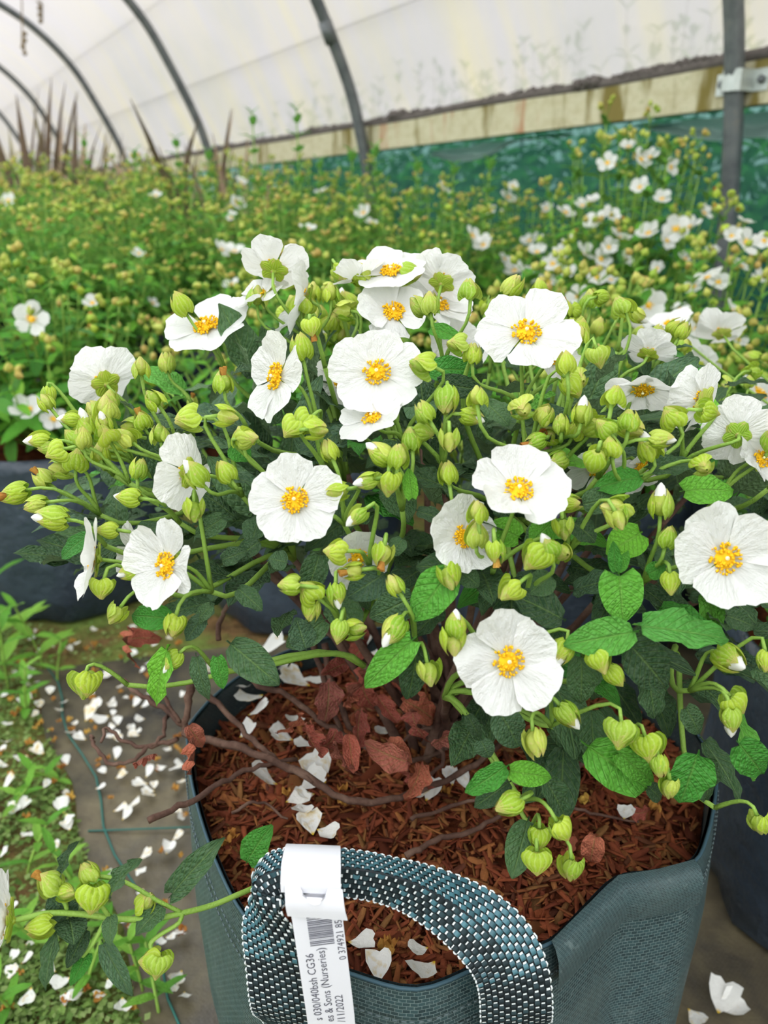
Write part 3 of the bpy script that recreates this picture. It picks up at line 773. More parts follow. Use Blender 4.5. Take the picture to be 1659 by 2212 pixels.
# handle: folded webbing ribbon
HY = 0.283
def hp(x, y, Y=HY): return on_y(x, y, Y)
def wallpt(x, z, off=0.005):
    q = min((i for i in range(NR) if rim[i].y < BC.y), key=lambda i: abs(rim[i].x - x)); t = z / RZ
    c = BC + (rim[q] - BC) * (0.93 + 0.07 * t); p = Vector((c.x, c.y, z)) + rim_n(q) * (off + 0.012 * math.sin(math.pi * t) + 0.004 * math.sin(perim[q] * 38 + z * 20) * (1 - t)); return p, tuple(rim_n(q))
wl1, wl2, wr1, wr2 = wallpt(-0.048, 0.235), wallpt(-0.046, 0.14), wallpt(0.070, 0.235), wallpt(0.070, 0.14)
hpath = [(wl2[0], 0.01, wl2[1]), (wl1[0], 0.01, wl1[1]), (hp(618, 2200, 0.276), 0.03, (-0.2, -1, 0.1)), (hp(602, 2100, 0.276), 0.05, (-0.3, -1, 0.1)), (hp(582, 2020, 0.277), 0.1, (-0.5, -0.8, 0.3)), (hp(556, 1955, 0.28), 0.3, (-0.9, -0.5, 0.3)), (hp(548, 1912), 0.5, (-0.75, -0.4, 0.6)), (hp(590, 1882), 0.7, (-0.3, -0.55, 0.9)),
         (hp(680, 1872), 0.8, (0, -0.6, 0.9)), (hp(790, 1880), 0.85, (0.05, -0.6, 0.9)), (hp(890, 1906), 0.8, (0.2, -0.6, 0.85)), (hp(970, 1948), 0.6, (0.4, -0.7, 0.7)), (hp(1040, 2002, 0.28), 0.3, (0.45, -0.85, 0.5)), (hp(1090, 2062, 0.277), 0.1, (0.35, -1, 0.3)), (hp(1112, 2130, 0.275), 0.03, (0.15, -1, 0.15)), (hp(1116, 2212, 0.276), 0.02, (0.05, -1, 0.05)), (wr1[0], 0.01, wr1[1]), (wr2[0], 0.01, wr2[1])]
cp = catmull([p for p, _, _ in hpath], 8); cf = catmull([Vector((f, 0, 0)) for _, f, _ in hpath], 8); cn = catmull([Vector(n) for _, _, n in hpath], 8)
SW = 0.0185
Ls = [0.0]
for i in range(1, len(cp)): Ls.append(Ls[-1] + (cp[i] - cp[i - 1]).length)
def strap(s, t, off=0.0):
    """s metres along, t in -1..1 across, off metres off the face"""
    i = 0
    while i < len(Ls) - 2 and Ls[i + 1] < s: i += 1
    k_ = (s - Ls[i]) / max(1e-9, Ls[i + 1] - Ls[i])
    p = cp[i].lerp(cp[i + 1], k_); f = cf[i].x * (1 - k_) + cf[i + 1].x * k_; N = cn[i].lerp(cn[i + 1], k_)
    tg = (cp[min(i + 2, len(cp) - 1)] - cp[max(0, i - 1)]).normalized()
    N = (N - tg * N.dot(tg)).normalized(); Wd = N.cross(tg)
    ang = f * 1.05
    hw = SW * (1 - 0.12 * f)
    side = Wd * (math.cos(ang) * (1 if t >= 0 else -1)) - N * math.sin(ang)
    nn = (N * math.cos(ang) + Wd * (math.sin(ang) * (1 if t >= 0 else -1)))
    soft = 0.15
    return p + side * abs(t) * hw + nn * off
hd = add('handle', None, bag) if False else None
mb = MB(); nS = 150
mb.grid([[strap(Ls[-1] * i / nS, -1 + 2 * j / 8) for j in range(9)] for i in range(nS + 1)])
hd = addw('handle', mb.mesh('handle', M['web_base']), bag, Matrix.Identity(4))
TSG = 1 if strap(Ls[-1] * 0.5, 1).z > strap(Ls[-1] * 0.5, -1).z else -1
mb = MB(); rowsN = 12; cl = 0.0049; nC = int(Ls[-1] / cl)
for j in range(rowsN):
    t0 = -1 + 2 * j / rowsN; t1 = -1 + 2 * (j + 1) / rowsN; pad = 0.15 / rowsN
    for i in range(nC):
        s0 = (i + (0.5 if j % 2 else 0)) * cl; s1 = s0 + cl * 0.70
        if s1 > Ls[-1]: continue
        mid_ = (s0 + s1) / 2
        topz = cp[min(len(cp) - 1, int(mid_ / Ls[-1] * (len(cp) - 1)))].z > 0.335
        fold_ = cf[min(len(cp) - 1, int(mid_ / Ls[-1] * (len(cp) - 1)))].x
        mi = 0 if (topz and t0 * TSG >= -0.02 and fold_ > 0.42) or (fold_ > 0.42 and rng.random() < 0.25) else 1
        rr_ = rng.random()
        P = []
        for q, h in ((0, 0.0001), (0.25, 0.0007), (0.5, 0.0009), (0.75, 0.0007), (1, 0.0001)):
            P.append([strap(s0 + (s1 - s0) * q, t0 + pad, h), strap(s0 + (s1 - s0) * q, t1 - pad, h)])
        mb.grid(P, [(0, 0, rr_)] * 10, mi)
        w0, w1 = s1 + cl * 0.05, s1 + cl * 0.24
        P = [[strap(w0, t0 + pad * 2.6, 0.0006), strap(w0, t1 - pad * 2.6, 0.0006)], [strap(w1, t0 + pad * 2.6, 0.0006), strap(w1, t1 - pad * 2.6, 0.0006)]]
        mb.grid(P, [(0, 0, rr_)] * 4, 2)
tag(addw('webbing_weave', mb.mesh('webbing_weave', [M['web_teal'], M['web_dark'], M['web_white']]), bag, Matrix.Identity(4)), 'teal and black woven tapes flecked with white yarn', None, None, 'stuff').parent = hd
bpy.data.objects['webbing_weave'].matrix_basis = Matrix.Identity(4)
mb = MB()
for sd in (-1, 1):
    for i in range(int(Ls[-1] / 0.004)):
        s0 = i * 0.004; mb.tube([strap(s0, sd * 1.0, 0.0004), strap(s0 + 0.0012, sd * 1.02, 0.0007), strap(min(Ls[-1], s0 + 0.0024), sd * 1.0, 0.0004)], 0.0005, 4)
addw('handle_selvedge', mb.mesh('handle_selvedge', M['web_white']), bag, Matrix.Identity(4))

# tag: strip looped over the handle
tg_ = empty('plant_tag', hp(690, 1990, 0.262), 'white plastic plant tag looped over the handle, printed with barcode and text', 'plant tag')
tpts = catmull([on_y(676, 1930, 0.2600), on_y(684, 1975, 0.2585), on_y(693, 2040, 0.2575), on_y(704, 2120, 0.257), on_y(716, 2212, 0.2575), on_y(726, 2330, 0.260), on_y(734, 2450, 0.264)], 8)
TL = [0.0]
for i in range(1, len(tpts)): TL.append(TL[-1] + (tpts[i] - tpts[i - 1]).length)
def strip(s, t, off=0.0):
    i = 0
    while i < len(TL) - 2 and TL[i + 1] < s: i += 1
    k_ = (s - TL[i]) / (TL[i + 1] - TL[i]); p = tpts[i].lerp(tpts[i + 1], k_)
    tn = (tpts[i + 1] - tpts[i]).normalized(); N = Vector((0.05, -1, 0.45)); N = (N - tn * N.dot(tn)).normalized(); X = N.cross(tn)
    if X.x < 0: X = -X
    return p + X * t + N * (off - 6.0 * t * t * 0.35)
TWD = 0.0114
mb = MB(); mb.grid([[strip(TL[-1] * i / 40, -TWD + 2 * TWD * j / 6) for j in range(7)] for i in range(41)])
mb.grid([[strip(TL[-1] * i / 40, -TWD + 2 * TWD * j / 6, -0.0003) for j in range(6, -1, -1)] for i in range(41)])
stp = addw('tag_strip', mb.mesh('tag_strip', M['tag']), tg_, Matrix.Identity(4))
def band(name, pts, hw, notch_top=0.0, notch_bot=0.0, yaw=0.0):
    cpt = catmull(pts, 6); n = len(cpt); P = []
    for i, p in enumerate(cpt):
        t = i / (n - 1); row = []
        for j in range(13):
            v = -1 + j / 6
            q = p + Vector((math.cos(yaw), 0, math.sin(yaw))) * (hw * v * (1 + 0.06 * t))
            row.append(q)
        P.append(row)
    # notches: pull end rows along the strip
    for e, nd in ((0, notch_top), (n - 1, notch_bot)):
        if nd:
            d_ = (cpt[1] - cpt[0]).normalized() if e == 0 else (cpt[-2] - cpt[-1]).normalized()
            for j in range(13):
                v = -1 + j / 6; dd = nd * math.sqrt(max(0, 1 - (v / 0.42) ** 2)) if abs(v) < 0.42 else 0
                for kk in range(6):
                    rI = kk if e == 0 else n - 1 - kk
                    P[rI][j] = P[rI][j] + d_ * dd * (1 - kk / 6) ** 1.2
    mb = MB(); mb.grid(P); mb.grid([[q + Vector((0, 0.0004, 0)) for q in reversed(r)] for r in P])
    return addw(name, mb.mesh(name, M['tag']), tg_, Matrix.Identity(4))
band('tag_loop', [on_y(678, 1830, 0.297), on_y(677, 1826, 0.288), on_y(675, 1836, 0.277), on_y(672, 1868, 0.2645), on_y(671, 1905, 0.2600), on_y(672, 1930, 0.2590)], 0.0128, 0.007, 0.0, -0.05)
band('tag_end_flap', [on_y(678, 1918, 0.2590), on_y(679, 1940, 0.2565), on_y(681, 1962, 0.2555), on_y(686, 1984, 0.2558)], 0.0128, 0.007, 0.0, -0.10)
def s_at(py):
    best = min(range(int(TL[-1] * 4000)), key=lambda q: abs((lambda p: (H / 2 - FPX * ((p - EYE).dot(CAMU)) / depth_of(p)))(strip(q / 4000, 0)) - py)); return best / 4000
def printed(name, body, py_end, t_base, size, start_from_end=True):
    cu = bpy.data.curves.new(name, 'FONT'); cu.body = body; cu.size = size; cu.resolution_u = 2
    tmp = bpy.data.objects.new(name, cu); col.objects.link(tmp)
    dg = bpy.context.evaluated_depsgraph_get(); me0 = tmp.evaluated_get(dg).to_mesh()
    V = [v.co.copy() for v in me0.vertices]; F = [tuple(p.vertices) for p in me0.polygons]
    wd = max(v.x for v in V); se = s_at(py_end)
    V2 = [strip(min(TL[-1] - 0.001, max(0.0, se + (wd - v.x))), t_base - v.y, 0.0002) for v in V]
    bpy.data.objects.remove(tmp)
    o = addw('tag_print', mesh('tag_print', V2, F, M['ink'], smooth=False), tg_, Matrix.Identity(4)); o.parent = stp; o.matrix_basis = Matrix.Identity(4); return o
printed('l1', 's 030/040bsh CG36', 2057, -0.0040, 0.0056)
printed('l2', 'es & Sons (Nurseries)', 2047, 0.0014, 0.0056)
printed('l3', '/11/2022', 2152, 0.0068, 0.0054)
printed('l4', '0 374921 85743', 1966, 0.0108, 0.0048)
mb = MB(); s0_ = s_at(1978); s1_ = s_at(2040); cur = s0_
while cur < s1_:
    w_ = rng.choice((0.0002, 0.0002, 0.0004, 0.0006)); mb.grid([[strip(cur, -0.0048, 0.0002), strip(cur, 0.0064, 0.0002)], [strip(cur + w_, -0.0048, 0.0002), strip(cur + w_, 0.0064, 0.0002)]]); cur += w_ + rng.choice((0.0003, 0.0004, 0.0006))
o = addw('barcode', mb.mesh('barcode', M['ink']), tg_, Matrix.Identity(4)); o.parent = stp; o.matrix_basis = Matrix.Identity(4)

# ------------------------------------------------------------------ bark mulch in the bag
inn = [BC + (b - BC) * 0.985 for b in rim]
def inside(x, y, sc=1.0):
    a_ = math.atan2(y - BC.y, x - BC.x); best = min(rim, key=lambda b: abs((math.atan2(b.y - BC.y, b.x - BC.x) - a_ + math.pi) % (2 * math.pi) - math.pi))
    return math.hypot(x - BC.x, y - BC.y) < sc * math.hypot(best.x - BC.x, best.y - BC.y)
def mulch_z(x, y): return MZ + 0.006 * math.sin(x * 31 + 1) * math.sin(y * 27) + 0.010 * math.exp(-((x - BC.x) ** 2 + (y - BC.y) ** 2) / 0.01)
P = []
for j in range(15):
    sc = 0.02 + 0.98 * j / 14
    P.append([Vector((BC.x + (b.x - BC.x) * sc * 0.99, BC.y + (b.y - BC.y) * sc * 0.99, 0)) for b in inn])
for row in P:
    for q in row: q.z = mulch_z(q.x, q.y) + 0.003 * math.sin(q.x * 190) * math.sin(q.y * 170)
mb = MB(); mb.grid(P, None, 0, True)
def chip_t(seed):
    rr = random.Random(seed); mb_ = MB(); n = 5
    P_ = []
    for i in range(n):
        t = i / (n - 1) - 0.5; w_ = 0.5 * (0.35 + 0.65 * math.cos(t * 2.4)) * rr.uniform(0.75, 1.1); z_ = 0.12 * math.sin(t * 3 + seed); h_ = 0.09
        P_.append([(-w_, t, z_ - h_), (w_, t + 0.05, z_ - h_), (w_ * 0.9, t, z_ + h_), (-w_ * 0.9, t + 0.04, z_ + h_ * 0.8)])
    mb_.grid(P_, None, 0, True); return mb_.V, mb_.F, mb_.A
CT_ = [chip_t(s) for s in range(4)]
def chip_M(big):
    while True:
        x = rng.uniform(-0.2, 0.3); y = rng.uniform(0.26, 0.7)
        if inside(x, y, 0.95): break
    L = rng.uniform(0.006, 0.020) if not big else rng.uniform(0.018, 0.036); wd = L * rng.uniform(0.12, 0.36)
    R = Matrix.Rotation(rng.uniform(0, 6.28), 4, 'Z') @ Matrix.Rotation(rng.gauss(0, 0.28), 4, 'X') @ Matrix.Rotation(rng.gauss(0, 0.35), 4, 'Y')
    return Matrix.Translation((x, y, mulch_z(x, y) + rng.uniform(0.0, 0.006))) @ R @ Matrix.Diagonal((wd, L, L * 0.3, 1))
tag(add('bark_mulch', mb.mesh('bark_mulch', M['bark_bed'])), 'reddish-brown shredded bark mulch filling the planter bag', 'mulch', None, 'stuff')
bm_ = bpy.data.objects['bark_mulch']
for s in range(4):
    n_ = 1500; me = merged('bark_shreds', CT_[s], [chip_M(False) for _ in range(n_)], [rng.random() for _ in range(n_)], M['chip'])
    tag(add('bark_shreds', me, bm_), None, None, None, 'stuff')
CHIPM = [mesh('bark_chip', t[0], t[1], M['chip'], t[2]) for t in CT_]
for i in range(170):
    o = add('bark_chip', rng.choice(CHIPM)); o.matrix_basis = chip_M(True); tag(o, 'reddish-brown sliver of bark lying on the mulch in the bag', 'bark chip', 'bark chips on the mulch')
# ------------------------------------------------------------------ the main shrub
hero = empty('cistus_shrub', (BC.x, BC.y, mulch_z(BC.x, BC.y)), 'white-flowered cistus shrub with yellow-green buds growing in the teal woven bag', 'shrub')
I4 = Matrix.Identity(4)
CROWN = Vector((BC.x + 0.01, BC.y + 0.03, 0.275))
AXIS = Vector((0.06, 0.52, 0.40))
items = []        # (base position, base direction (away from head), kind)
DIRS = {'d': (0, -1, 0.2), 'u': (0, 1, 0.2), 'l': (-1, -0.1, 0.2), 'r': (1, -0.1, 0.2), 'dl': (-0.6, -0.8, 0.2), 'dr': (0.6, -0.8, 0.2), 'ul': (-0.6, 0.8, 0.2), 'ur': (0.6, 0.8, 0.2), 'c': (0.1, -0.2, 1)}
# flowers: px, py, apparent diameter px, facing (right, up, towards camera), dome scale
FL = [(1097, 1428, 232, (0.02, 0.08, 1), 1.04, 0.30), (637, 1082, 208, (-0.02, 0.25, 1), 1.0, 0.1), (1120, 1062, 225, (0.0, 0.62, 0.8), 1.02, 1.2), (1135, 722, 222, (0.02, 0.42, 0.9), 1.0, 0.5), (814, 806, 205, (-0.05, 0.22, 1), 1.0, 0.0),
      (806, 905, 165, (-0.35, 0.68, 0.6), 0.97, 0.8), (600, 815, 205, (-0.78, 0.08, 0.62), 1.0, 0.4), (660, 648, 215, (-0.93, 0.25, 0.25), 0.92, 0.2), (447, 708, 205, (-0.2, 0.6, 0.75), 0.98, 0.0), (228, 828, 165, (-0.55, 0.55, -0.6), 0.98, 0.7),
      (408, 1022, 185, (-0.88, 0.1, -0.38), 1.0, 0.3), (206, 1208, 200, (-0.88, 0.1, 0.45), 1.0, 0.9), (362, 1222, 205, (-0.55, 0.05, 0.85), 1.02, 0.55), (592, 582, 165, (0.1, 0.85, -0.5), 0.9, 0.45), (850, 677, 175, (0.0, 0.45, 0.9), 0.93, 0.6),
      (845, 590, 170, (-0.1, 0.55, 0.55), 0.86, 0.2), (955, 610, 150, (0.25, 0.8, -0.5), 0.88, 0.9), (945, 660, 165, (0.3, 0.5, 0.6), 0.86, 0.3), (985, 745, 150, (0.4, 0.2, 0.8), 0.82, 0.5), (1563, 1207, 240, (-0.02, 0.1, 1), 1.04, 0.25),
      (1000, 1160, 175, (0.25, 0.15, 0.9), 0.93, 0.3), (772, 1204, 110, (0.2, -0.3, 0.8), 0.86, 0.5), (1188, 776, 110, (0.3, 0.5, 0.8), 0.94, 0.1), (560, 640, 120, (-0.3, 0.6, 0.5), 0.84, 0.2), (780, 600, 130, (-0.3, 0.75, 0.2), 0.84, 0.1),
      (300, 1190, 90, (-0.6, -0.2, 0.5), 0.9, 0.1), (735, 830, 110, (-0.7, -0.4, 0.2), 0.85, 0.3),
      (1388, 838, 165, (-0.1, -0.85, 0.35), 0.92, 0.3), (1520, 866, 175, (-0.45, 0.3, -0.55), 0.95, 0.2), (1592, 938, 160, (0.1, 0.35, -0.8), 0.96, 0.6), (1640, 992, 150, (0.35, 0.2, 0.7), 0.93, 0.1), (1400, 765, 120, (0.3, 0.7, -0.3), 0.85, 0.4), (1385, 1005, 85, (0.2, -0.5, 0.5), 0.76, 0.7), (1290, 1012, 80, (0, -0.6, 0.6), 0.76, 0.9)]
for px, py, dp, fc, sc, roll in FL:
    p = dome(px, py, sc); f = camdir(fc); dm = dp * depth_of(p) / FPX
    dm = min(max(dm, 0.036), 0.060)
    make_flower(hero, p, f, dm, roll, cup=0.12 if fc[2] < 0.3 else 0.04)
    items.append((p - f * dm * 0.07, -f, 'f'))
# side branch flower hanging at the left, over the rim
BUDS = [(621, 1265, 42, 'l', 0), (665, 1273, 54, 'ul', 2), (672, 1320, 50, 'd', 0), (728, 1286, 50, 'd', 1), (731, 1366, 44, 'd', 0), (772, 1357, 48, 'r', 2), (848, 1364, 68, 'dl', 1), (981, 1391, 62, 'd', 2), (986, 1347, 54, 'u', 1), (927, 1458, 58, 'd', 2), (971, 1251, 58, 'd', 2), (1030, 1151, 58, 'u', 0), (719, 1190, 50, 'l', 2), (827, 1202, 52, 'd', 3), (851, 1261, 52, 'ul', 0), (1032, 1102, 48, 'u', 0), (726, 1062, 50, 'l', 0), (770, 1116, 46, 'dl', 1), (760, 1234, 38, 'l', 3),
        (1071, 1195, 42, 'd', 3), (1151, 1209, 64, 'dl', 2), (1099, 1280, 54, 'dl', 2), (1216, 1195, 56, 'c', 0), (1181, 1177, 42, 'ul', 1), (1218, 1145, 52, 'd', 2), (1232, 1086, 48, 'r', 0), (1322, 1098, 64, 'l', 2), (1337, 1125, 48, 'd', 2), (1427, 1084, 68, 'u', 1), (1441, 1159, 42, 'u', 0), (1449, 1264, 52, 'd', 0), (1214, 1411, 58, 'dl', 1), (1298, 1435, 52, 'd', 2), (1329, 1461, 52, 'dr', 0), (1578, 1425, 72, 'c', 1), (1592, 1522, 52, 'dr', 2), (1578, 1558, 56, 'd', 1), (1228, 1546, 58, 'dr', 1), (1157, 1608, 62, 'd', 0), (1339, 1592, 64, 'd', 2), (1401, 1622, 66, 'd', 2), (1425, 1657, 48, 'd', 0), (1653, 1431, 46, 'd', 0),
        (1095, 1740, 64, 'l', 0), (1165, 1812, 50, 'd', 0), (1160, 1865, 54, 'd', 2), (1213, 1795, 54, 'dr', 0), (1233, 1880, 54, 'd', 2), (1640, 1782, 50, 'd', 2), (1445, 1705, 42, 'd', 0), (182, 1484, 62, 'd', 2), (372, 1430, 48, 'dl', 1), (248, 1330, 48, 'dl', 2), (375, 1355, 42, 'd', 0), (222, 1275, 46, 'd', 2), (228, 1145, 48, 'l', 0), (280, 1235, 44, 'l', 1), (110, 1120, 66, 'l', 1), (30, 1065, 58, 'l', 3), (75, 1090, 50, 'l', 0), (90, 1030, 44, 'ul', 3),
        (902, 659, 50, 'ul', 0), (929, 652, 52, 'u', 0), (892, 591, 46, 'r', 2), (777, 588, 46, 'ul', 0), (714, 629, 44, 'u', 2), (649, 747, 58, 'u', 0), (674, 713, 44, 'd', 3), (983, 742, 44, 'l', 2), (908, 786, 56, 'l', 2), (966, 868, 62, 'd', 0), (915, 888, 48, 'ul', 0), (1020, 902, 48, 'r', 1), (971, 956, 50, 'd', 2), (888, 946, 54, 'u', 0), (920, 931, 44, 'r', 2), (652, 919, 56, 'dl', 2), (689, 929, 50, 'r', 2), (628, 930, 48, 'dl', 2), (709, 970, 50, 'ul', 0), (819, 978, 58, 'ul', 1), (861, 983, 56, 'u', 0), (838, 1050, 56, 'd', 2), (966, 1020, 50, 'u', 0), (790, 1039, 42, 'l', 1), (556, 637, 48, 'u', 2), (1016, 622, 46, 'u', 2), (1023, 760, 44, 'u', 0),
        (1109, 615, 52, 'ur', 0), (1222, 782, 48, 'u', 0), (1250, 821, 54, 'c', 2), (1294, 776, 48, 'd', 2), (1258, 889, 58, 'u', 1), (1212, 913, 46, 'u', 0), (1131, 885, 52, 'c', 2), (1030, 853, 48, 'u', 2), (1401, 964, 60, 'ul', 1), (1318, 962, 44, 'u', 0), (1449, 895, 52, 'ul', 2), (1536, 891, 46, 'r', 2), (1325, 853, 48, 'u', 2), (1254, 722, 44, 'u', 0), (1520, 1008, 52, 'c', 0), (1302, 921, 42, 'ul', 0), (1360, 905, 44, 'u', 0), (1430, 950, 42, 'r', 1),
        (388, 655, 52, 'ul', 0), (483, 822, 50, 'u', 3), (493, 901, 52, 'r', 2), (402, 908, 56, 'l', 2), (419, 1023, 60, 'ul', 1), (486, 1016, 50, 'ul', 0), (420, 1107, 52, 'd', 2), (203, 886, 48, 'ul', 2), (81, 952, 48, 'l', 1), (101, 966, 44, 'l', 0), (159, 945, 50, 'ul', 0), (128, 1010, 52, 'l', 2), (277, 1074, 52, 'l', 1), (270, 942, 48, 'ul', 2), (304, 790, 46, 'u', 2), (240, 860, 44, 'u', 0), (330, 860, 46, 'ul', 2), (360, 780, 44, 'u', 0), (520, 940, 46, 'u', 2), (540, 945, 44, 'r', 2), (150, 905, 44, 'l', 1), (215, 975, 44, 'u', 2), (300, 1010, 44, 'u', 0), (345, 935, 46, 'u', 2)]
nb = 0
def put_bud(p, tip, size, kind):
    global nb
    nb += 1
    base = p - tip * size * 0.5
    make_bud(hero, base, tip, size, kind)
    items.append((base, -tip, 'b'))
for px, py, sz, dr, kind in BUDS:
    sc = rng.uniform(0.96, 1.05)
    p = dome(px, py, sc)
    tip = (camdir(DIRS[dr]) + rv(0.25)).normalized()
    put_bud(p, tip, min(max(sz * depth_of(p) / FPX * 0.88, 0.0095), 0.0165), kind)
# further cymes all round the crown of the shrub
cy = 0; tries = 0
while cy < 36 and tries < 2000:
    tries += 1
    a_ = rng.uniform(0, 2 * math.pi); el = rng.uniform(0.15, 1.35)
    d_ = Vector((math.cos(a_) * math.cos(el), math.sin(a_) * math.cos(el), math.sin(el)))
    p0 = Vector((DC.x + d_.x * DR.x, DC.y + d_.y * DR.y, DC.z + d_.z * DR.z))
    if p0.z < 0.46: continue
    q = p0 - EYE; X = W / 2 + FPX * q.x / depth_of(p0); Y = H / 2 - FPX * q.dot(CAMU) / depth_of(p0)
    if -100 < X < 1760 and Y > 1000: continue
    if any(abs(X - f[0]) < f[2] * 0.5 and abs(Y - f[1]) < f[2] * 0.5 for f in FL if f[3][2] > 0.3) and d_.y < 0.2: continue
    if X > 1300 and d_.y < 0.3 and rng.random() < 0.75: continue
    cy += 1
    for j in range(rng.choice((3, 4, 4, 5))):
        p = p0 + Vector((rng.uniform(-0.022, 0.022), rng.uniform(-0.02, 0.02), rng.uniform(-0.018, 0.018))) - d_ * 0.004
        tip = (d_ * 0.5 + Vector((0, 0, rng.choice((0.8, 0.5, -0.5)))) + rv(0.5)).normalized()
        put_bud(p, tip, rng.uniform(0.0085, 0.0135), rng.choice((0, 0, 2, 2, 1, 0, 3)))
# shoots: woody branches from the crown, then stalks to every cyme
shoots = []
for i in range(34):
    a_ = 2 * math.pi * i / 34 * 3.0 + rng.uniform(-0.2, 0.2); el = rng.uniform(0.05, 1.25)
    d_ = Vector((math.cos(a_) * math.cos(el), math.sin(a_) * math.cos(el), math.sin(el)))
    e_ = Vector((DC.x + d_.x * DR.x * 0.62, DC.y + 0.02 + d_.y * DR.y * 0.6, DC.z - 0.02 + d_.z * DR.z * 0.6))
    shoots.append(e_)
    c0 = CROWN + Vector((rng.uniform(-0.03, 0.03), rng.uniform(-0.02, 0.03), -0.006))
    pts = bez(c0, c0 + Vector((d_.x * 0.03, d_.y * 0.03, 0.05)), e_ - d_ * 0.05 - Vector((0, 0, 0.03)), e_, 8)
    pts = [q + rv(0.003) if 0 < j < 7 else q for j, q in enumerate(pts)]
    mb = MB(); mb.tube(pts, [0.0042 - 0.0003 * j for j in range(8)], 6)
    addw('branch', mb.mesh('branch', M['wood']), hero, I4)
left = list(range(len(items)))
while left:
    i = left.pop(0); grp = [i]
    for j in list(left):
        if len(grp) < 5 and (items[j][0] - items[i][0]).length < 0.034: grp.append(j); left.remove(j)
    mean = sum((items[j][0] for j in grp), Vector()) / len(grp)
    inw = (AXIS - Vector((0, 0, 0.10)) - mean); inw.normalize()
    node = mean + inw * (0.030 if len(grp) > 1 else 0.024) + Vector((0, 0, -0.004))
    if node.z < MZ + 0.012: node.z = MZ + 0.012
    mb = MB()
    for j in grp:
        b, bd, kd = items[j]
        L = (node - b).length
        mb.tube(bez(b, b + bd * L * 0.45, node + (b - node) * 0.35 + Vector((0, 0, 0.006)), node, 7), [0.0011, 0.0010, 0.0010, 0.0011, 0.0012, 0.0013, 0.0014], 5)
    tgt = min(shoots, key=lambda q: (q - node).length + 0.6 * max(0, q.z - node.z))
    L = (tgt - node).length
    up = Vector((0, 0, 1)) * L * 0.25
    mb.tube(bez(node, node + inw * L * 0.3 - up * 0.2, tgt + (node - tgt) * 0.2 + up, tgt, 9), [0.0014 + 0.00008 * q for q in range(9)], 5)
    addw('flower_stalk', mb.mesh('flower_stalk', M['stem']), hero, I4)
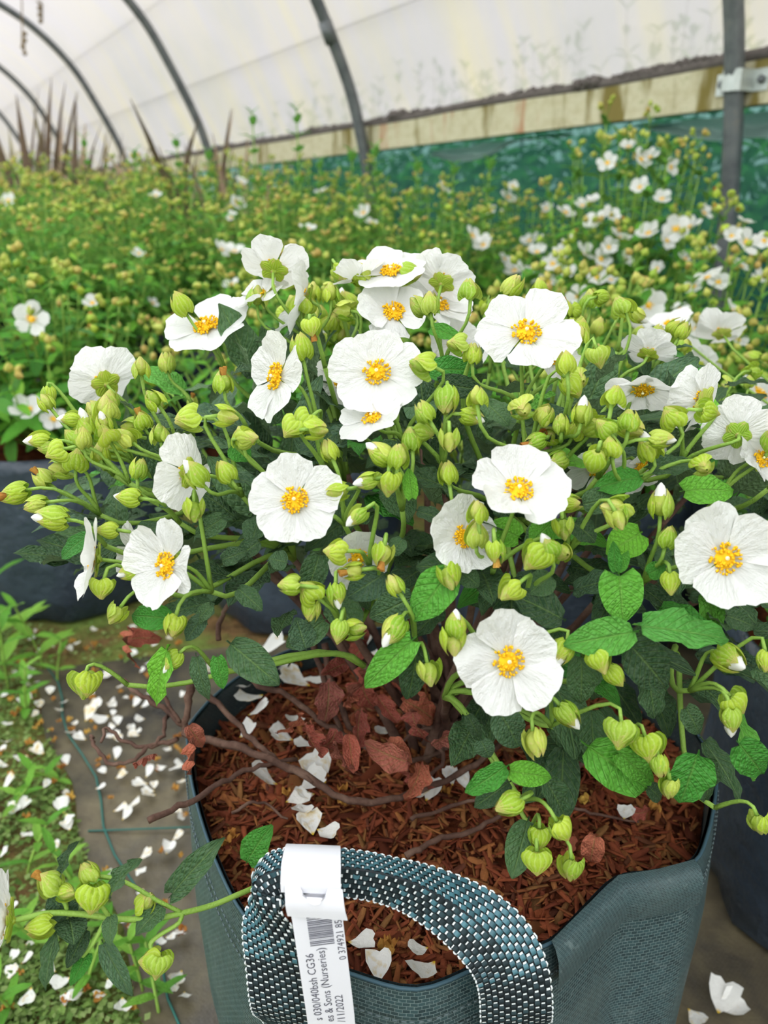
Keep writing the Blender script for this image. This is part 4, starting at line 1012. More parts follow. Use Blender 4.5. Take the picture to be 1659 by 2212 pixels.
# leaves placed as in the photograph: base px, tip px, width px, material, scale of dome
LV = [((1385, 1352), (1582, 1374), 90, 'n', 1.02), ((1366, 1366), (1222, 1392), 84, 'n', 1.02), ((1338, 1246), (1350, 1346), 100, 'h', 0.98), ((1366, 1398), (1452, 1494), 98, 'o', 0.97), ((1255, 1420), (1262, 1532), 68, 'o', 0.95), ((974, 1234), (890, 1338), 92, 'n', 0.97), ((888, 1385), (780, 1488), 70, 'n', 1.0), ((900, 1398), (890, 1524), 68, 'o', 0.93), ((902, 1104), (968, 1124), 38, 'o', 0.95), ((1382, 1152), (1318, 1190), 80, 'n', 0.93), ((1212, 1336), (1112, 1278), 82, 'o', 0.93), ((1190, 1245), (1145, 1280), 60, 'o', 0.92),
      ((1092, 1656), (1005, 1716), 54, 'n', 1.02), ((1103, 1666), (1196, 1680), 54, 'n', 1.02), ((1100, 1690), (1020, 1745), 50, 'o', 0.96), ((1270, 1612), (1424, 1720), 100, 'n', 0.97), ((1336, 1626), (1426, 1704), 54, 'n', 0.98), ((1506, 1630), (1472, 1740), 104, 'n', 1.02), ((1598, 1608), (1664, 1690), 80, 'n', 1.02), ((1178, 1684), (1230, 1772), 64, 'o', 0.95), ((1140, 1775), (1106, 1898), 68, 'o', 0.93), ((1482, 1530), (1520, 1592), 50, 'o', 0.97), ((1080, 1540), (1130, 1620), 76, 'o', 0.95), ((1040, 1600), (1058, 1640), 44, 'o', 0.95), ((1010, 1545), (1040, 1600), 30, 'o', 0.96), ((1395, 1440), (1420, 1555), 80, 'o', 0.9), ((1290, 1420), (1240, 1500), 66, 'o', 0.9), ((1520, 1650), (1550, 1745), 70, 'o', 0.95), ((1400, 1700), (1440, 1730), 40, 'o', 0.95),
      ((362, 1404), (320, 1530), 64, 'n', 1.0), ((366, 1336), (266, 1326), 58, 'n', 1.0), ((440, 1330), (400, 1385), 40, 'o', 0.98), ((455, 1310), (415, 1345), 36, 'o', 0.98), ((500, 1392), (602, 1478), 78, 'o', 0.97), ((515, 1272), (566, 1316), 46, 'o', 0.97), ((425, 1420), (440, 1520), 40, 'o', 0.97), ((470, 1420), (480, 1490), 38, 'n', 0.97), ((186, 1160), (120, 1204), 42, 'n', 1.0), ((500, 965), (540, 990), 50, 'n', 0.97), ((480, 1120), (420, 1160), 46, 'o', 0.95), ((620, 1215), (580, 1205), 50, 'o', 0.97), ((480, 1210), (530, 1190), 42, 'o', 0.97), ((660, 1400), (640, 1335), 60, 'o', 0.95), ((700, 1340), (615, 1410), 60, 'o', 0.94), ((690, 1200), (660, 1290), 60, 'o', 0.92), ((830, 1240), (750, 1290), 74, 'o', 0.92), ((890, 1290), (800, 1340), 76, 'o', 0.93), ((1010, 1235), (905, 1210), 84, 'o', 0.92), ((1000, 1240), (1035, 1260), 50, 'o', 0.93),
      ((560, 1170), (500, 1210), 44, 'o', 0.95), ((870, 1165), (840, 1200), 40, 'o', 0.95), ((1240, 1130), (1290, 1165), 66, 'o', 0.93), ((1260, 1090), (1340, 1070), 60, 'o', 0.94), ((1120, 1160), (1060, 1130), 66, 'n', 0.92), ((1190, 1130), (1150, 1170), 60, 'n', 0.93), ((1480, 1060), (1600, 1050), 70, 'n', 0.95), ((1400, 1010), (1500, 1000), 56, 'o', 0.95), ((1380, 1030), (1290, 1050), 60, 'n', 0.95), ((1400, 1240), (1440, 1220), 40, 'n', 0.95), ((1570, 1330), (1640, 1350), 50, 'o', 0.95), ((1330, 1235), (1325, 1170), 30, 'n', 0.99), ((1335, 1235), (1358, 1190), 26, 'n', 0.99),
      ((930, 800), (1030, 790), 60, 'n', 0.93), ((950, 830), (1040, 840), 54, 'o', 0.92), ((930, 710), (990, 720), 36, 'n', 0.95), ((890, 1075), (880, 1010), 34, 'n', 0.99), ((1180, 880), (1230, 925), 48, 'o', 0.93), ((1050, 870), (1100, 915), 60, 'o', 0.92), ((345, 1080), (400, 1040), 60, 'o', 0.93), ((120, 1000), (160, 1030), 40, 'o', 0.93)]
nleaf = 0
def leaf_at(b, t, wpx, mk, nrm_tilt=0.35):
    global nleaf
    L = (t - b).length
    d = depth_of((b + t) / 2); w_ = wpx * d / FPX
    kd = {'n': 'leaf_new', 'o': 'leaf_old', 'h': 'leaf_new'}[mk]
    me = LEAF_HEART[kd] if mk == 'h' else rng.choice(LEAF[kd])
    base_w = 0.80 if mk == 'h' else {0: .52, 1: .60, 2: .46, 3: .56}[LEAF[kd].index(me)]
    Nn = CAMB * 1.0 + Vector((0, 0, 0.45)) + rv(nrm_tilt)
    addw('leaf', me, hero, frame(b, t - b, Nn, L, w_ / (base_w * L))); nleaf += 1
    mb = MB(); e_ = b + (b - t).normalized() * 0.006; inw = (AXIS - b).normalized()
    return b
for b, t, w_, mk, sc in LV:
    pb = dome(b[0], b[1], sc * 0.985); pt = dome(t[0], t[1], sc)
    L0 = (pt - pb).length; lim = math.hypot(b[0] - t[0], b[1] - t[1]) * depth_of(pb) / FPX * 1.35
    if L0 > lim:      # keep the blade from stretching away in depth
        pt = at(t[0], t[1], depth_of(pb) - 0.25 * lim)
    leaf_at(pb, pt, w_, mk)
# more leaves in pairs along the shoots
stuffM = []; stuffR = []
def rand_leaf(part):
    global nleaf
    a_ = rng.uniform(0, 2 * math.pi); el = rng.uniform(-0.12, 1.2); sc = rng.uniform(0.5, 0.9) if not part else rng.uniform(0.74, 0.92)
    d_ = Vector((math.cos(a_) * math.cos(el), math.sin(a_) * math.cos(el), math.sin(el)))
    p = Vector((DC.x + d_.x * DR.x * sc, DC.y + 0.02 + d_.y * DR.y * sc, DC.z + d_.z * DR.z * sc - 0.01))
    L = rng.uniform(0.026, 0.043)
    px_ = W / 2 + FPX * (p - EYE).x / depth_of(p); py_ = H / 2 - FPX * (p - EYE).dot(CAMU) / depth_of(p)
    if 390 < px_ < 1020 and py_ > 1330: return False
    if px_ < 420 and py_ > 1230: return False
    if py_ > 1640: return False
    y = (d_ + Vector((0, 0, -0.25)) + rv(0.7)).normalized()
    z = (d_ * 0.6 + Vector((0, 0, 0.9)) + rv(0.4))
    old = rng.random() < 0.72
    Mx = frame(p, y, z, L, rng.uniform(0.9, 1.15))
    if part: addw('leaf', rng.choice(LEAF['leaf_old' if old else 'leaf_new']), hero, Mx); nleaf += 1
    else: stuffM.append(Matrix.Translation(-hero.location) @ Mx); stuffR.append(rng.random())
    return True
while nleaf < 290: rand_leaf(True)
while len(stuffM) < 620: rand_leaf(False)
tag(add('inner_foliage', merged('inner_foliage', LT_HI[0], stuffM, stuffR, M['leaf_old']), hero), 'dense dark sage leaves deep inside the shrub', None, None, 'stuff')
# bare and dead lower twigs over the mulch
def zpt(x, y, z): return on_z(x, y, z)
TW = [([(395, 1585, .312), (470, 1605, .315), (560, 1630, .318), (640, 1665, .31), (740, 1722, .302), (820, 1730, .30), (930, 1700, .296), (1010, 1660, .292), (1080, 1610, .29)], 0.0032, 'w'), ([(425, 1478, .345), (480, 1530, .335), (545, 1600, .322), (600, 1640, .315), (680, 1690, .306)], 0.0026, 'w'), ([(530, 1432, .36), (560, 1480, .35), (620, 1500, .34), (690, 1555, .325), (770, 1600, .31), (860, 1650, .30), (960, 1620, .29)], 0.0026, 'w'), ([(318, 1775, .315), (400, 1735, .315), (480, 1690, .315), (560, 1655, .315), (640, 1640, .31)], 0.0022, 'w'),
      ([(400, 1570, .31), (350, 1528, .318), (300, 1500, .325), (270, 1470, .33)], 0.0024, 'w'), ([(385, 1598, .305), (330, 1610, .30), (290, 1640, .295), (240, 1650, .295), (205, 1610, .30), (198, 1590, .30)], 0.0020, 'w'), ([(360, 1545, .312), (352, 1590, .305), (310, 1612, .30), (265, 1598, .30), (230, 1575, .305), (222, 1600, .305)], 0.0018, 'w'), ([(700, 1390, .36), (720, 1480, .335), (750, 1560, .315), (790, 1610, .30)], 0.003, 'w'), ([(670, 1360, .37), (690, 1440, .345), (720, 1540, .32), (760, 1640, .30)], 0.0028, 'w'), ([(470, 1380, .38), (480, 1330, .39), (500, 1290, .40)], 0.0022, 'w'),
      ([(410, 1480, .345), (405, 1540, .325), (398, 1575, .312)], 0.0032, 'w'), ([(885, 1770, .283), (960, 1745, .286), (1050, 1720, .288)], 0.0016, 'w'), ([(880, 1850, .28), (940, 1815, .284), (1010, 1800, .286), (1080, 1760, .288)], 0.0022, 'w'), ([(900, 1540, .32), (930, 1590, .31), (960, 1640, .30), (900, 1700, .29)], 0.0018, 'w'), ([(960, 1420, .36), (975, 1520, .33), (960, 1620, .30)], 0.0024, 'w'), ([(1300, 1580, .33), (1260, 1650, .31), (1150, 1690, .295), (1050, 1680, .288)], 0.0022, 'w'), ([(500, 1760, .288), (560, 1730, .290), (620, 1770, .284)], 0.0012, 'w'), ([(1240, 1745, .283), (1300, 1760, .284), (1380, 1775, .281)], 0.0012, 'w'), ([(320, 1440, .35), (350, 1500, .33), (390, 1560, .315)], 0.002, 'w'), ([(1000, 1560, .325), (880, 1590, .315), (860, 1650, .30)], 0.0014, 'w')]
for pts, r_, _ in TW:
    c = catmull([zpt(*q) for q in pts], 5); c = [q + rv(0.0012) for q in c]
    mb = MB(); mb.tube(c, [r_ * (1 - 0.35 * i / len(c)) * rng.uniform(0.9, 1.12) for i in range(len(c))], 7)
    addw('bare_twig', mb.mesh('bare_twig', M['wood']), hero, I4)
DL = [(915, 1533, 76, 'r'), (892, 1578, 64, 'd'), (962, 1588, 62, 'l'), (835, 1632, 78, 'l'), (862, 1618, 50, 'r'), (713, 1519, 72, 'd'), (668, 1607, 62, 'd'), (716, 1612, 60, 'd'), (757, 1625, 64, 'd'), (735, 1640, 56, 'd'), (804, 1472, 78, 'd'), (848, 1462, 66, 'd'), (831, 1530, 58, 'dr'), (770, 1570, 60, 'd'), (716, 1448, 62, 'l'), (760, 1420, 56, 'dl'), (880, 1680, 58, 'd'), (902, 1692, 66, 'd'), (745, 1345, 50, 'r'), (775, 1385, 56, 'd'), (265, 1392, 54, 'dl'), (300, 1375, 50, 'r'), (425, 1592, 50, 'dr'), (428, 1628, 58, 'd'), (690, 1590, 44, 'l'), (790, 1510, 60, 'd'), (750, 1500, 50, 'dl'), (1240, 1830, 36, 'd'), (1275, 1870, 60, 'd'), (1390, 1760, 40, 'r'), (640, 1570, 44, 'dl'), (880, 1500, 54, 'd'), (310, 1630, 40, 'l')]
for x, y, sz, dr in DL:
    zc = 0.345 if y < 1660 else 0.315
    if y > 1740: zc = 0.285
    if y < 1480: zc = 0.36
    p = on_z(x, y, zc); L = sz * depth_of(p) / FPX * 1.2
    yv = camdir(DIRS[dr]) + rv(0.35)
    b = p - yv.normalized() * L * 0.5
    if (p.z - abs(yv.normalized().z) * L * 0.5) < MZ: b.z += MZ + 0.004 - (p.z - abs(yv.normalized().z) * L * 0.5)
    me_ = rng.choice(LEAF_DEAD); Mf = frame(b, yv, CAMB + rv(0.8), L)
    sink = max([mulch_z(q.x, q.y) + 0.001 - q.z for q in (Mf @ v.co for v in me_.vertices) if inside(q.x, q.y, 0.95)] + [0.0])
    Mf.translation.z += sink
    o = addw('dead_leaf', me_, hero, Mf); o['label'] = 'dry rust-red curled leaf'
# the side shoot hanging out over the rim on the left
def sz_(x, y, d): return at(x, y, d)
sb = [(520, 1930, .425), (460, 1955, .415), (395, 1972, .405), (330, 1985, .398), (260, 1985, .392), (180, 1975, .386), (110, 1972, .380), (45, 1985, .375), (18, 1992, .372)]
mb = MB(); mb.tube(catmull([at(*q) for q in [(640, 1880, .46), (580, 1905, .44)] + sb], 4), 0.0015, 6)
for pts in ([(395, 1972, .405), (340, 1945, .40), (270, 1905, .395), (200, 1892, .39), (180, 1910, .388)], [(395, 1972, .405), (385, 1995, .400), (345, 2020, .395), (325, 2040, .393), (335, 2062, .39)], [(145, 1972, .385), (140, 1950, .383), (120, 1925, .381)], [(230, 1985, .39), (200, 2040, .386), (170, 2075, .384)], [(240, 1985, .39), (215, 1950, .386), (200, 1925, .384)]):
    mb.tube(catmull([at(*q) for q in pts], 4), 0.0012, 5)
addw('side_shoot', mb.mesh('side_shoot', M['stem']), hero, I4)
f = camdir((-0.96, 0.05, 0.28)); make_flower(hero, at(16, 1990, .372) , f, 0.054, 0.4, cup=0.05)
for x, y, d_, s_, dr, kd in ((85, 2003, .376, 48, 'l', 0), (100, 1905, .380, 48, 'ul', 3), (145, 1928, .381, 40, 'r', 0), (190, 1880, .388, 40, 'ul', 0), (198, 1945, .383, 56, 'd', 2), (318, 1945, .40, 42, 'ur', 2), (320, 2075, .391, 42, 'l', 2), (340, 2090, .389, 50, 'd', 2)):
    tip = (camdir(DIRS[dr]) + rv(0.2)).normalized(); s2 = s_ * d_ / FPX
    make_bud(hero, at(x, y, d_) - tip * s2 * 0.5, tip, s2, kd)
for b, t, w_, mk, d_ in (((372, 1930), (458, 1826), 58, 'o', .395), ((232, 1932), (294, 1855), 44, 'o', .385), ((350, 1960), (292, 2012), 54, 'o', .40), ((150, 1975), (110, 1950), 60, 'o', .39), ((150, 1985), (160, 2020), 66, 'o', .388), ((120, 2020), (85, 2140), 44, 'o', .38), ((225, 2040), (275, 2150), 44, 'o', .386), ((185, 2010), (145, 2090), 40, 'o', .388), ((240, 1980), (232, 2030), 36, 'o', .384), ((128, 1900), (145, 1825), 34, 'o', .385), ((535, 1860), (565, 1800), 66, 'n', .47), ((190, 2060), (155, 2120), 34, 'n', .386)):
    leaf_at(at(b[0], b[1], d_), at(t[0], t[1], d_ - 0.012), w_, mk, 0.6)
# ------------------------------------------------------------------ the bed of shrubs behind
def foliage(seed, R, Ht, n_sh, low=0.0, step=0.030, leafL=(0.034, 0.058)):
    rr = random.Random(seed); leaves = []; stems = MB(); tips = []
    def rvv(s_): return Vector((rr.uniform(-s_, s_), rr.uniform(-s_, s_), rr.uniform(-s_, s_)))
    for i in range(n_sh):
        a_ = i * 2.39996; q = math.sqrt((i + 0.5) / n_sh)
        top = Ht * (1 - 0.55 * q ** 2.4) * rr.uniform(0.86, 1.08) if rr.random() > 0.2 else Ht * rr.uniform(0.12, 0.6)
        e_ = Vector((R * q * math.cos(a_) * rr.uniform(0.9, 1.12), R * q * math.sin(a_) * rr.uniform(0.9, 1.12), max(0.04, top)))
        b_ = Vector((e_.x * 0.15, e_.y * 0.15, 0.0))
        pts = bez(b_, b_ + Vector((e_.x * 0.25, e_.y * 0.25, e_.z * 0.4)), Vector((e_.x * 0.92, e_.y * 0.92, e_.z * 0.6)), e_, 9)
        stems.tube(pts, [0.003 - 0.0002 * j for j in range(9)], 4)
        Lt = sum((pts[j + 1] - pts[j]).length for j in range(8)); n = max(4, int(Lt * 0.8 / step))
        for j in range(n):
            t = 0.22 + 0.78 * (j + 1) / n
            x = t * 8; k_ = min(7, int(x)); p = pts[k_].lerp(pts[k_ + 1], x - k_); tg = (pts[k_ + 1] - pts[k_]).normalized()
            s1 = tg.orthogonal().normalized(); s1 = Quaternion(tg, j * 1.57 + i) @ s1
            L = rr.uniform(*leafL) * (1.0 if t < 0.85 else 0.6)
            for sgn in (1, -1):
                y = (s1 * sgn + tg * (0.35 + 0.7 * (t > 0.9)) + rvv(0.3)).normalized(); y.z -= 0.12
                leaves.append(frame(p, y, tg + Vector((0, 0, 0.7)) + rvv(0.3), L, rr.uniform(0.8, 1.1)))
        tips.append((e_, (pts[-1] - pts[-2]).normalized()))
    return leaves, stems, tips
PRO = []
for sd, R_, H_, n_ in ((1, 0.235, 0.31, 54), (2, 0.245, 0.33, 56), (3, 0.24, 0.50, 52), (4, 0.25, 0.54, 54), (5, 0.245, 0.60, 54)):
    lv, stm, tips = foliage(sd, R_, H_, n_)
    rr = random.Random(sd)
    fo = merged('foliage', LT_LO, lv, [rr.random() for _ in lv], M['leaf_bed'])
    sm = stm.mesh('stems', M['stem'])
    bM = []; bs = MB()
    for e_, d_ in tips:
        if rr.random() < 0.8 and e_.z > 0.35 * H_:
            nd = e_ + d_ * 0.012
            for j in range(rr.choice((3, 4, 5))):
                v_ = (d_ + Vector((rr.uniform(-1, 1), rr.uniform(-1, 1), rr.uniform(-0.3, 0.9)))).normalized(); p = nd + v_ * rr.uniform(0.015, 0.03)
                tp_ = (v_ + Vector((0, 0, rr.uniform(-1, 0.6)))).normalized()
                bM.append(frame_z(p, tp_, rr.uniform(0, 6), rr.uniform(0.012, 0.017))); bs.tube([e_, nd, p], 0.0008, 3, 0, False)
    bme = merged('buds', BT_LO, bM, [rr.random() for _ in bM], M['sepal_bed']); bst = bs.mesh('bud_stalks', M['stem'])
    PRO.append((R_, H_, lv, fo, sm, bM, bme, bst))
# bag prototype
def far_bag():
    P = []; At = []
    for z_, r_ in ((0.0, 0.165), (0.01, 0.178), (0.06, 0.186), (0.14, 0.190), (0.22, 0.188), (0.28, 0.186), (0.305, 0.186), (0.305, 0.182), (0.275, 0.180)):
        row = []
        for i in range(40):
            a_ = 2 * math.pi * i / 40; w_ = 0.006 * math.sin(a_ * 7 + z_ * 30) * (1 - z_ / 0.4) + 0.004 * math.sin(a_ * 13 - z_ * 40) * (1 - z_ / 0.33)
            row.append(((r_ + w_) * math.cos(a_), (r_ + w_) * math.sin(a_), z_)); At.append((a_ * 0.19, z_, 0))
        P.append(row)
    mb = MB(); mb.grid(P, At, 0, True); me1 = mb.mesh('bag_wall', M['bag_far'])
    mb = MB(); mb.grid([[(0.182 * q * math.cos(2 * math.pi * i / 24), 0.182 * q * math.sin(2 * math.pi * i / 24), 0.278 + 0.008 * math.sin(i * 2.1 + q * 9)) for i in range(24)] for q in (0.02, 0.4, 0.7, 1.0)], None, 0, True)
    return me1, mb.mesh('compost', M['bark_bed'])
FB = far_bag()
near = [(-0.60, 1.37, 0, 'black plastic planter bag with a blue sheen behind the weeds', 'leafy cistus shrub with few flowers in the black bag behind the weeds'), (-0.14, 1.32, 1, 'black planter bag glimpsed behind the bare twigs of the teal bag', 'leafy cistus shrub directly behind the teal bag'), (0.56, 1.88, 2, 'black planter bag under the tall mound near the bracketed post', 'tall rounded cistus mound dotted with white flowers near the bracketed post'), (0.30, 1.17, 0, 'black planter bag hidden behind the teal bag', 'cistus shrub with scattered flowers close behind the teal bag'),
        (0.70, 1.03, 1, 'black planter bag behind the black bag beside the teal one', 'flowering cistus shrub behind the one beside the teal bag'), (0.53, 0.63, 0, 'creased black planter bag standing right beside the teal bag', 'white-flowered cistus shrub touching the teal bag shrub'), (-1.05, 1.50, 1, 'black planter bag beyond the one behind the weeds', 'leafy cistus shrub beyond the one behind the weeds')]
shr = []     # root, centre, radii
def build_shrub(x, y, pi, top, blab, slab, sgroup, bgroup, hi):
    R_, H_, lv, fo, sm, bM, bme, bst = PRO[pi]
    b = empty('planter_bag', (x, y, 0), blab, 'planter bag', bgroup); add('bag_wall', FB[0], b, Matrix.Rotation(rng.uniform(0, 6), 4, 'Z')); add('compost', FB[1], b)
    s = empty('cistus_shrub', (x, y, 0.272), slab, 'shrub', sgroup)
    sz = (top - 0.272) / H_; rt = rng.uniform(0, 6.28)
    S = Matrix.Rotation(rt, 4, 'Z') @ Matrix.Diagonal((1.0, 1.0, sz, 1))
    tag(add('foliage', fo, s, S), None, None, None, 'stuff'); add('stems', sm, s, S)
    tag(add('bud_stalks', bst, s, S), None, None, None, 'stuff')
    if hi == 0: tag(add('buds', bme, s, S), None, None, None, 'stuff')
    else:
        for m_ in bM:
            W_ = S @ m_
            o = add('bud', BUD_LO if hi == 1 else CORE['closed'], s); o.matrix_basis = Matrix.Translation(W_.translation) @ (Matrix.Rotation(rt, 4, 'Z') @ m_).to_3x3().to_4x4()
            if hi == 2:
                for q in (0, 1): add('sepal', SEPAL[q], o, Matrix.Rotation(3.14 * q, 4, 'Z'))
        outer = sorted(lv, key=lambda m_: -(m_.translation.length))[:70]
        for m_ in outer:
            W_ = S @ m_
            o = add('leaf', rng.choice(LEAF['leaf_bed']), s); o.matrix_basis = Matrix.Translation(W_.translation) @ (Matrix.Rotation(rt, 4, 'Z') @ m_).to_3x3().to_4x4() @ Matrix.Scale(1.08, 4)
    shr.append((s, Vector((x, y, 0.272)), Vector((R_ * 1.04, R_ * 1.04, (top - 0.272) * 0.98))))
    return s
for i, (x, y, pi, bl, sl) in enumerate(near): build_shrub(x, y, pi, 0.585 if pi < 2 else 0.86, bl, sl, None, None, 2 if i in (5,) else 1)
pos = []
for iu in range(14):
    for ia in range(22):
        u_ = 1.66 - 0.40 * iu + (0.0 if ia % 2 else 0.0); a_ = 0.25 + 0.41 * ia + (0.2 if iu % 2 else 0)
        p = T(u_, a_, 0) + Vector((rng.uniform(-0.03, 0.03), rng.uniform(-0.03, 0.03), 0))
        if p.y < 1.15 or p.y > 5.6: continue
        if any(math.hypot(p.x - n[0], p.y - n[1]) < 0.345 for n in near): continue
        if p.y < 1.75 and p.x < 0.35: continue
        d_ = p.y * CT + 0.2
        if abs(p.x / d_) > 0.56 + 0.25 / d_: continue
        pos.append(p)
pos.sort(key=lambda p: p.y)
SPK = ((20, 3.9, 1.25), (70, 4.2, 1.35), (130, 3.92, 1.23), (215, 4.55, 1.14), (300, 4.1, 1.05), (365, 3.8, 1.1), (430, 3.5, 1.1), (505, 3.2, 1.0))
spk = [at(px, 459, d_) for px, d_, hh in SPK]
# settle the bags so that none stands inside another, inside a spiky plant's crown or against the wall
for it in range(600):
    for i, p in enumerate(pos):
        for q, dmin in [(o_, 0.396) for o_ in pos[:i]] + [(Vector((n[0], n[1], 0)), 0.396) for n in near] + [(s_, 0.275) for s_ in spk]:
            v_ = Vector((p.x - q.x, p.y - q.y, 0)); L_ = v_.length
            if L_ < dmin:
                free = any(q is o_ for o_ in pos[:i]); v_ = v_ * ((dmin - L_) / max(L_, 1e-6))
                p += v_ * (0.5 if free else 1.0)
                if free: q -= v_ * 0.5
        over = p.dot(TN) - 1.70
        if over > 0: p -= TN * over
for i, p in enumerate(pos):
    top = np.interp(p.y, [1.3, 1.7, 2.1, 2.6, 3.2, 4.5, 6], [0.60, 0.64, 0.70, 0.77, 0.82, 0.90, 0.98]) * rng.uniform(0.97, 1.04)
    wallside = p.dot(TN) > 1.2
    far = p.y > 3.4
    lab = ('cistus shrub flecked with white flowers, packed in the row along the green netting' if wallside else 'leafy cistus shrub far down the crowded bed towards the spiky plants' if far else 'leafy yellow-budded cistus shrub in the middle of the crowded bed')
    grp = 'shrubs along the netting' if wallside else 'far shrubs of the bed' if far else 'shrubs in the middle of the bed'
    build_shrub(p.x, p.y, 2 + i % 3 if top > 0.68 else i % 2, top, 'black planter bag buried under the shrubs of the crowded bed', lab, grp, 'bags under the bed', 0)
print('bed shrubs', len(pos))
# flowers of the bed
BF = [(68, 690, 78), (62, 885, 72), (115, 905, 55), (18, 433, 34), (520, 395, 30), (512, 440, 48), (500, 470, 30), (337, 423, 30), (693, 415, 34), (300, 548, 26), (785, 460, 40), (802, 482, 34), (505, 545, 80), (478, 540, 45), (500, 615, 40), (330, 655, 30), (200, 655, 28), (665, 495, 40),
      (955, 410, 45), (1098, 427, 40), (1108, 403, 26), (1358, 318, 44), (1312, 352, 44), (1385, 345, 50), (1405, 340, 40), (1448, 362, 44), (1382, 405, 46), (1430, 430, 44), (1222, 460, 48), (1258, 445, 40), (1282, 435, 40), (1287, 478, 52), (1320, 465, 44), (1340, 515, 58), (1315, 535, 44), (1400, 505, 58), (1460, 495, 62), (1490, 490, 54), (1440, 520, 46), (1520, 460, 44), (1580, 510, 46), (1612, 525, 70), (1610, 480, 44), (1020, 510, 50), (1045, 530, 50), (1145, 520, 44), (1160, 545, 46), (1260, 548, 54), (1298, 560, 50), (1112, 585, 54), (1140, 595, 46), (1195, 570, 50), (1185, 610, 56), (1212, 545, 40), (1290, 600, 50), (1320, 605, 36), (1285, 650, 48), (1250, 640, 36), (1530, 600, 66), (1500, 620, 48), (1552, 610, 50), (1580, 670, 54), (1470, 670, 40), (1505, 710, 56), (1400, 660, 80), (1375, 710, 76), (1595, 735, 34), (1600, 575, 40), (1640, 600, 40), (1090, 560, 36), (1230, 590, 40), (1350, 560, 40), (1180, 450, 30), (1060, 455, 30), (1480, 560, 40), (1420, 580, 36), (1650, 520, 40), (1540, 545, 36)]
def nearest_shrub(px, py, only=None):
    best = None
    for k_, (s, c, rad_) in enumerate(shr):
        if only is not None and k_ not in only: continue
        ok, p = ell_hit(px, py, 1.0, c, rad_)
        if ok and p.z > 0.25 and (best is None or depth_of(p) < best[0]): best = (depth_of(p), s, p)
    if best is None:
        def miss(t):
            s, c, rad_ = t; q = c + Vector((0, 0, rad_.z)); d_ = depth_of(q); return math.hypot(W / 2 + FPX * (q - EYE).x / d_ - px, H / 2 - FPX * (q - EYE).dot(CAMU) / d_ - py) + 20 * d_
        s, c, rad_ = min(shr, key=miss); best = (depth_of(c + Vector((0, -0.1, rad_.z * 0.8))), s, None); best = (best[0], s, at(px, py, best[0]))
    return best
for px, py, dp in BF:
    d_, s, p = nearest_shrub(px, py)
    dm = min(max(dp * d_ / FPX, 0.034), 0.062)
    make_flower(s, p, camdir((rng.uniform(-0.5, 0.5), rng.uniform(0.0, 0.8), rng.uniform(0.35, 1))), dm, lo=True, cup=rng.uniform(0, 0.3))
    mb = MB(); c = s.location + Vector((0, 0, max(0.03, (p.z - s.location.z) * 0.5))); mb.tube(bez(p, p + Vector((0, 0.01, -0.02)), p.lerp(c, 0.4) + Vector((0, 0, 0.01)), p.lerp(c, 0.6), 6), 0.0012, 4); addw('flower_stalk', mb.mesh('flower_stalk', M['stem']), s, I4)
r1 = shr[5][0]
for px, py, dp, fc in ((1500, 790, 110, (0.3, 0.5, -0.4)), (1640, 850, 110, (0.3, 0.4, 0.5)), (1560, 720, 110, (0.1, 0.7, -0.3)), (1450, 700, 110, (-0.2, 0.6, 0.3))):
    ok, p = ell_hit(px, py, 1.02, shr[5][1], shr[5][2]); dm = min(max(dp * depth_of(p) / FPX, 0.038), 0.062)
    make_flower(r1, p, camdir(fc), dm, cup=0.05)
    mb = MB(); c = r1.location + Vector((0, 0, 0.12)); mb.tube(bez(p, p - camdir(fc) * 0.02, p.lerp(c, 0.4), p.lerp(c, 0.7), 6), 0.0013, 4); addw('flower_stalk', mb.mesh('flower_stalk', M['stem']), r1, I4)
# more small fading blooms on the tops of the bed
for q in range(60):
    px, py = (rng.uniform(900, 1659), rng.uniform(400, 680)) if q < 34 else (rng.uniform(0, 900), rng.uniform(400, 760))
    d_, s, p = nearest_shrub(px, py)
    make_bud(s, p, (Vector((0, 0, 0.6)) + rv(0.7)).normalized(), rng.uniform(0.012, 0.016), rng.choice((1, 3, 3)))
# tall soft shoots rising from the bed
for px, py, d_, L_ in ((545, 245, 2.3, 0.20), (640, 238, 2.2, 0.20), (900, 350, 2.2, 0.13), (980, 360, 2.2, 0.12), (1060, 350, 2.1, 0.12), (380, 300, 2.6, 0.14), (180, 300, 2.8, 0.14), (760, 330, 2.4, 0.13), (810, 320, 2.4, 0.12), (1240, 330, 2.1, 0.10), (290, 330, 2.6, 0.1), (1340, 295, 2.0, 0.1), (1440, 320, 2.0, 0.08), (690, 350, 2.3, 0.1), (450, 330, 2.6, 0.1)):
    tip = at(px, py, d_); s = min((t for t in shr), key=lambda t: (t[1].to_2d() - tip.to_2d()).length)[0]
    base = tip - Vector((rng.uniform(-0.02, 0.02), 0, L_ + 0.12)); mb = MB(); pts = bez(base, base + Vector((0, 0, L_ * 0.4)), tip - Vector((0, 0, L_ * 0.4)), tip, 8); mb.tube(pts, 0.0022, 5); addw('tall_shoot', mb.mesh('tall_shoot', M['stem']), s, I4)
    for j in range(7):
        t = 0.3 + 0.7 * j / 6; x = t * 7; k_ = min(6, int(x)); p = pts[k_].lerp(pts[k_ + 1], x - k_)
        for sg in (0, math.pi):
            a_ = j * 1.57 + sg + 0.4; y = Vector((math.cos(a_), math.sin(a_), 0.5 if j < 5 else 1.2))
            addw('leaf', rng.choice(LEAF['leaf_new']), s, frame(p, y, Vector((-y.x * .5, -y.y * .5, 1)), rng.uniform(0.045, 0.065) * (1 - 0.07 * j)))
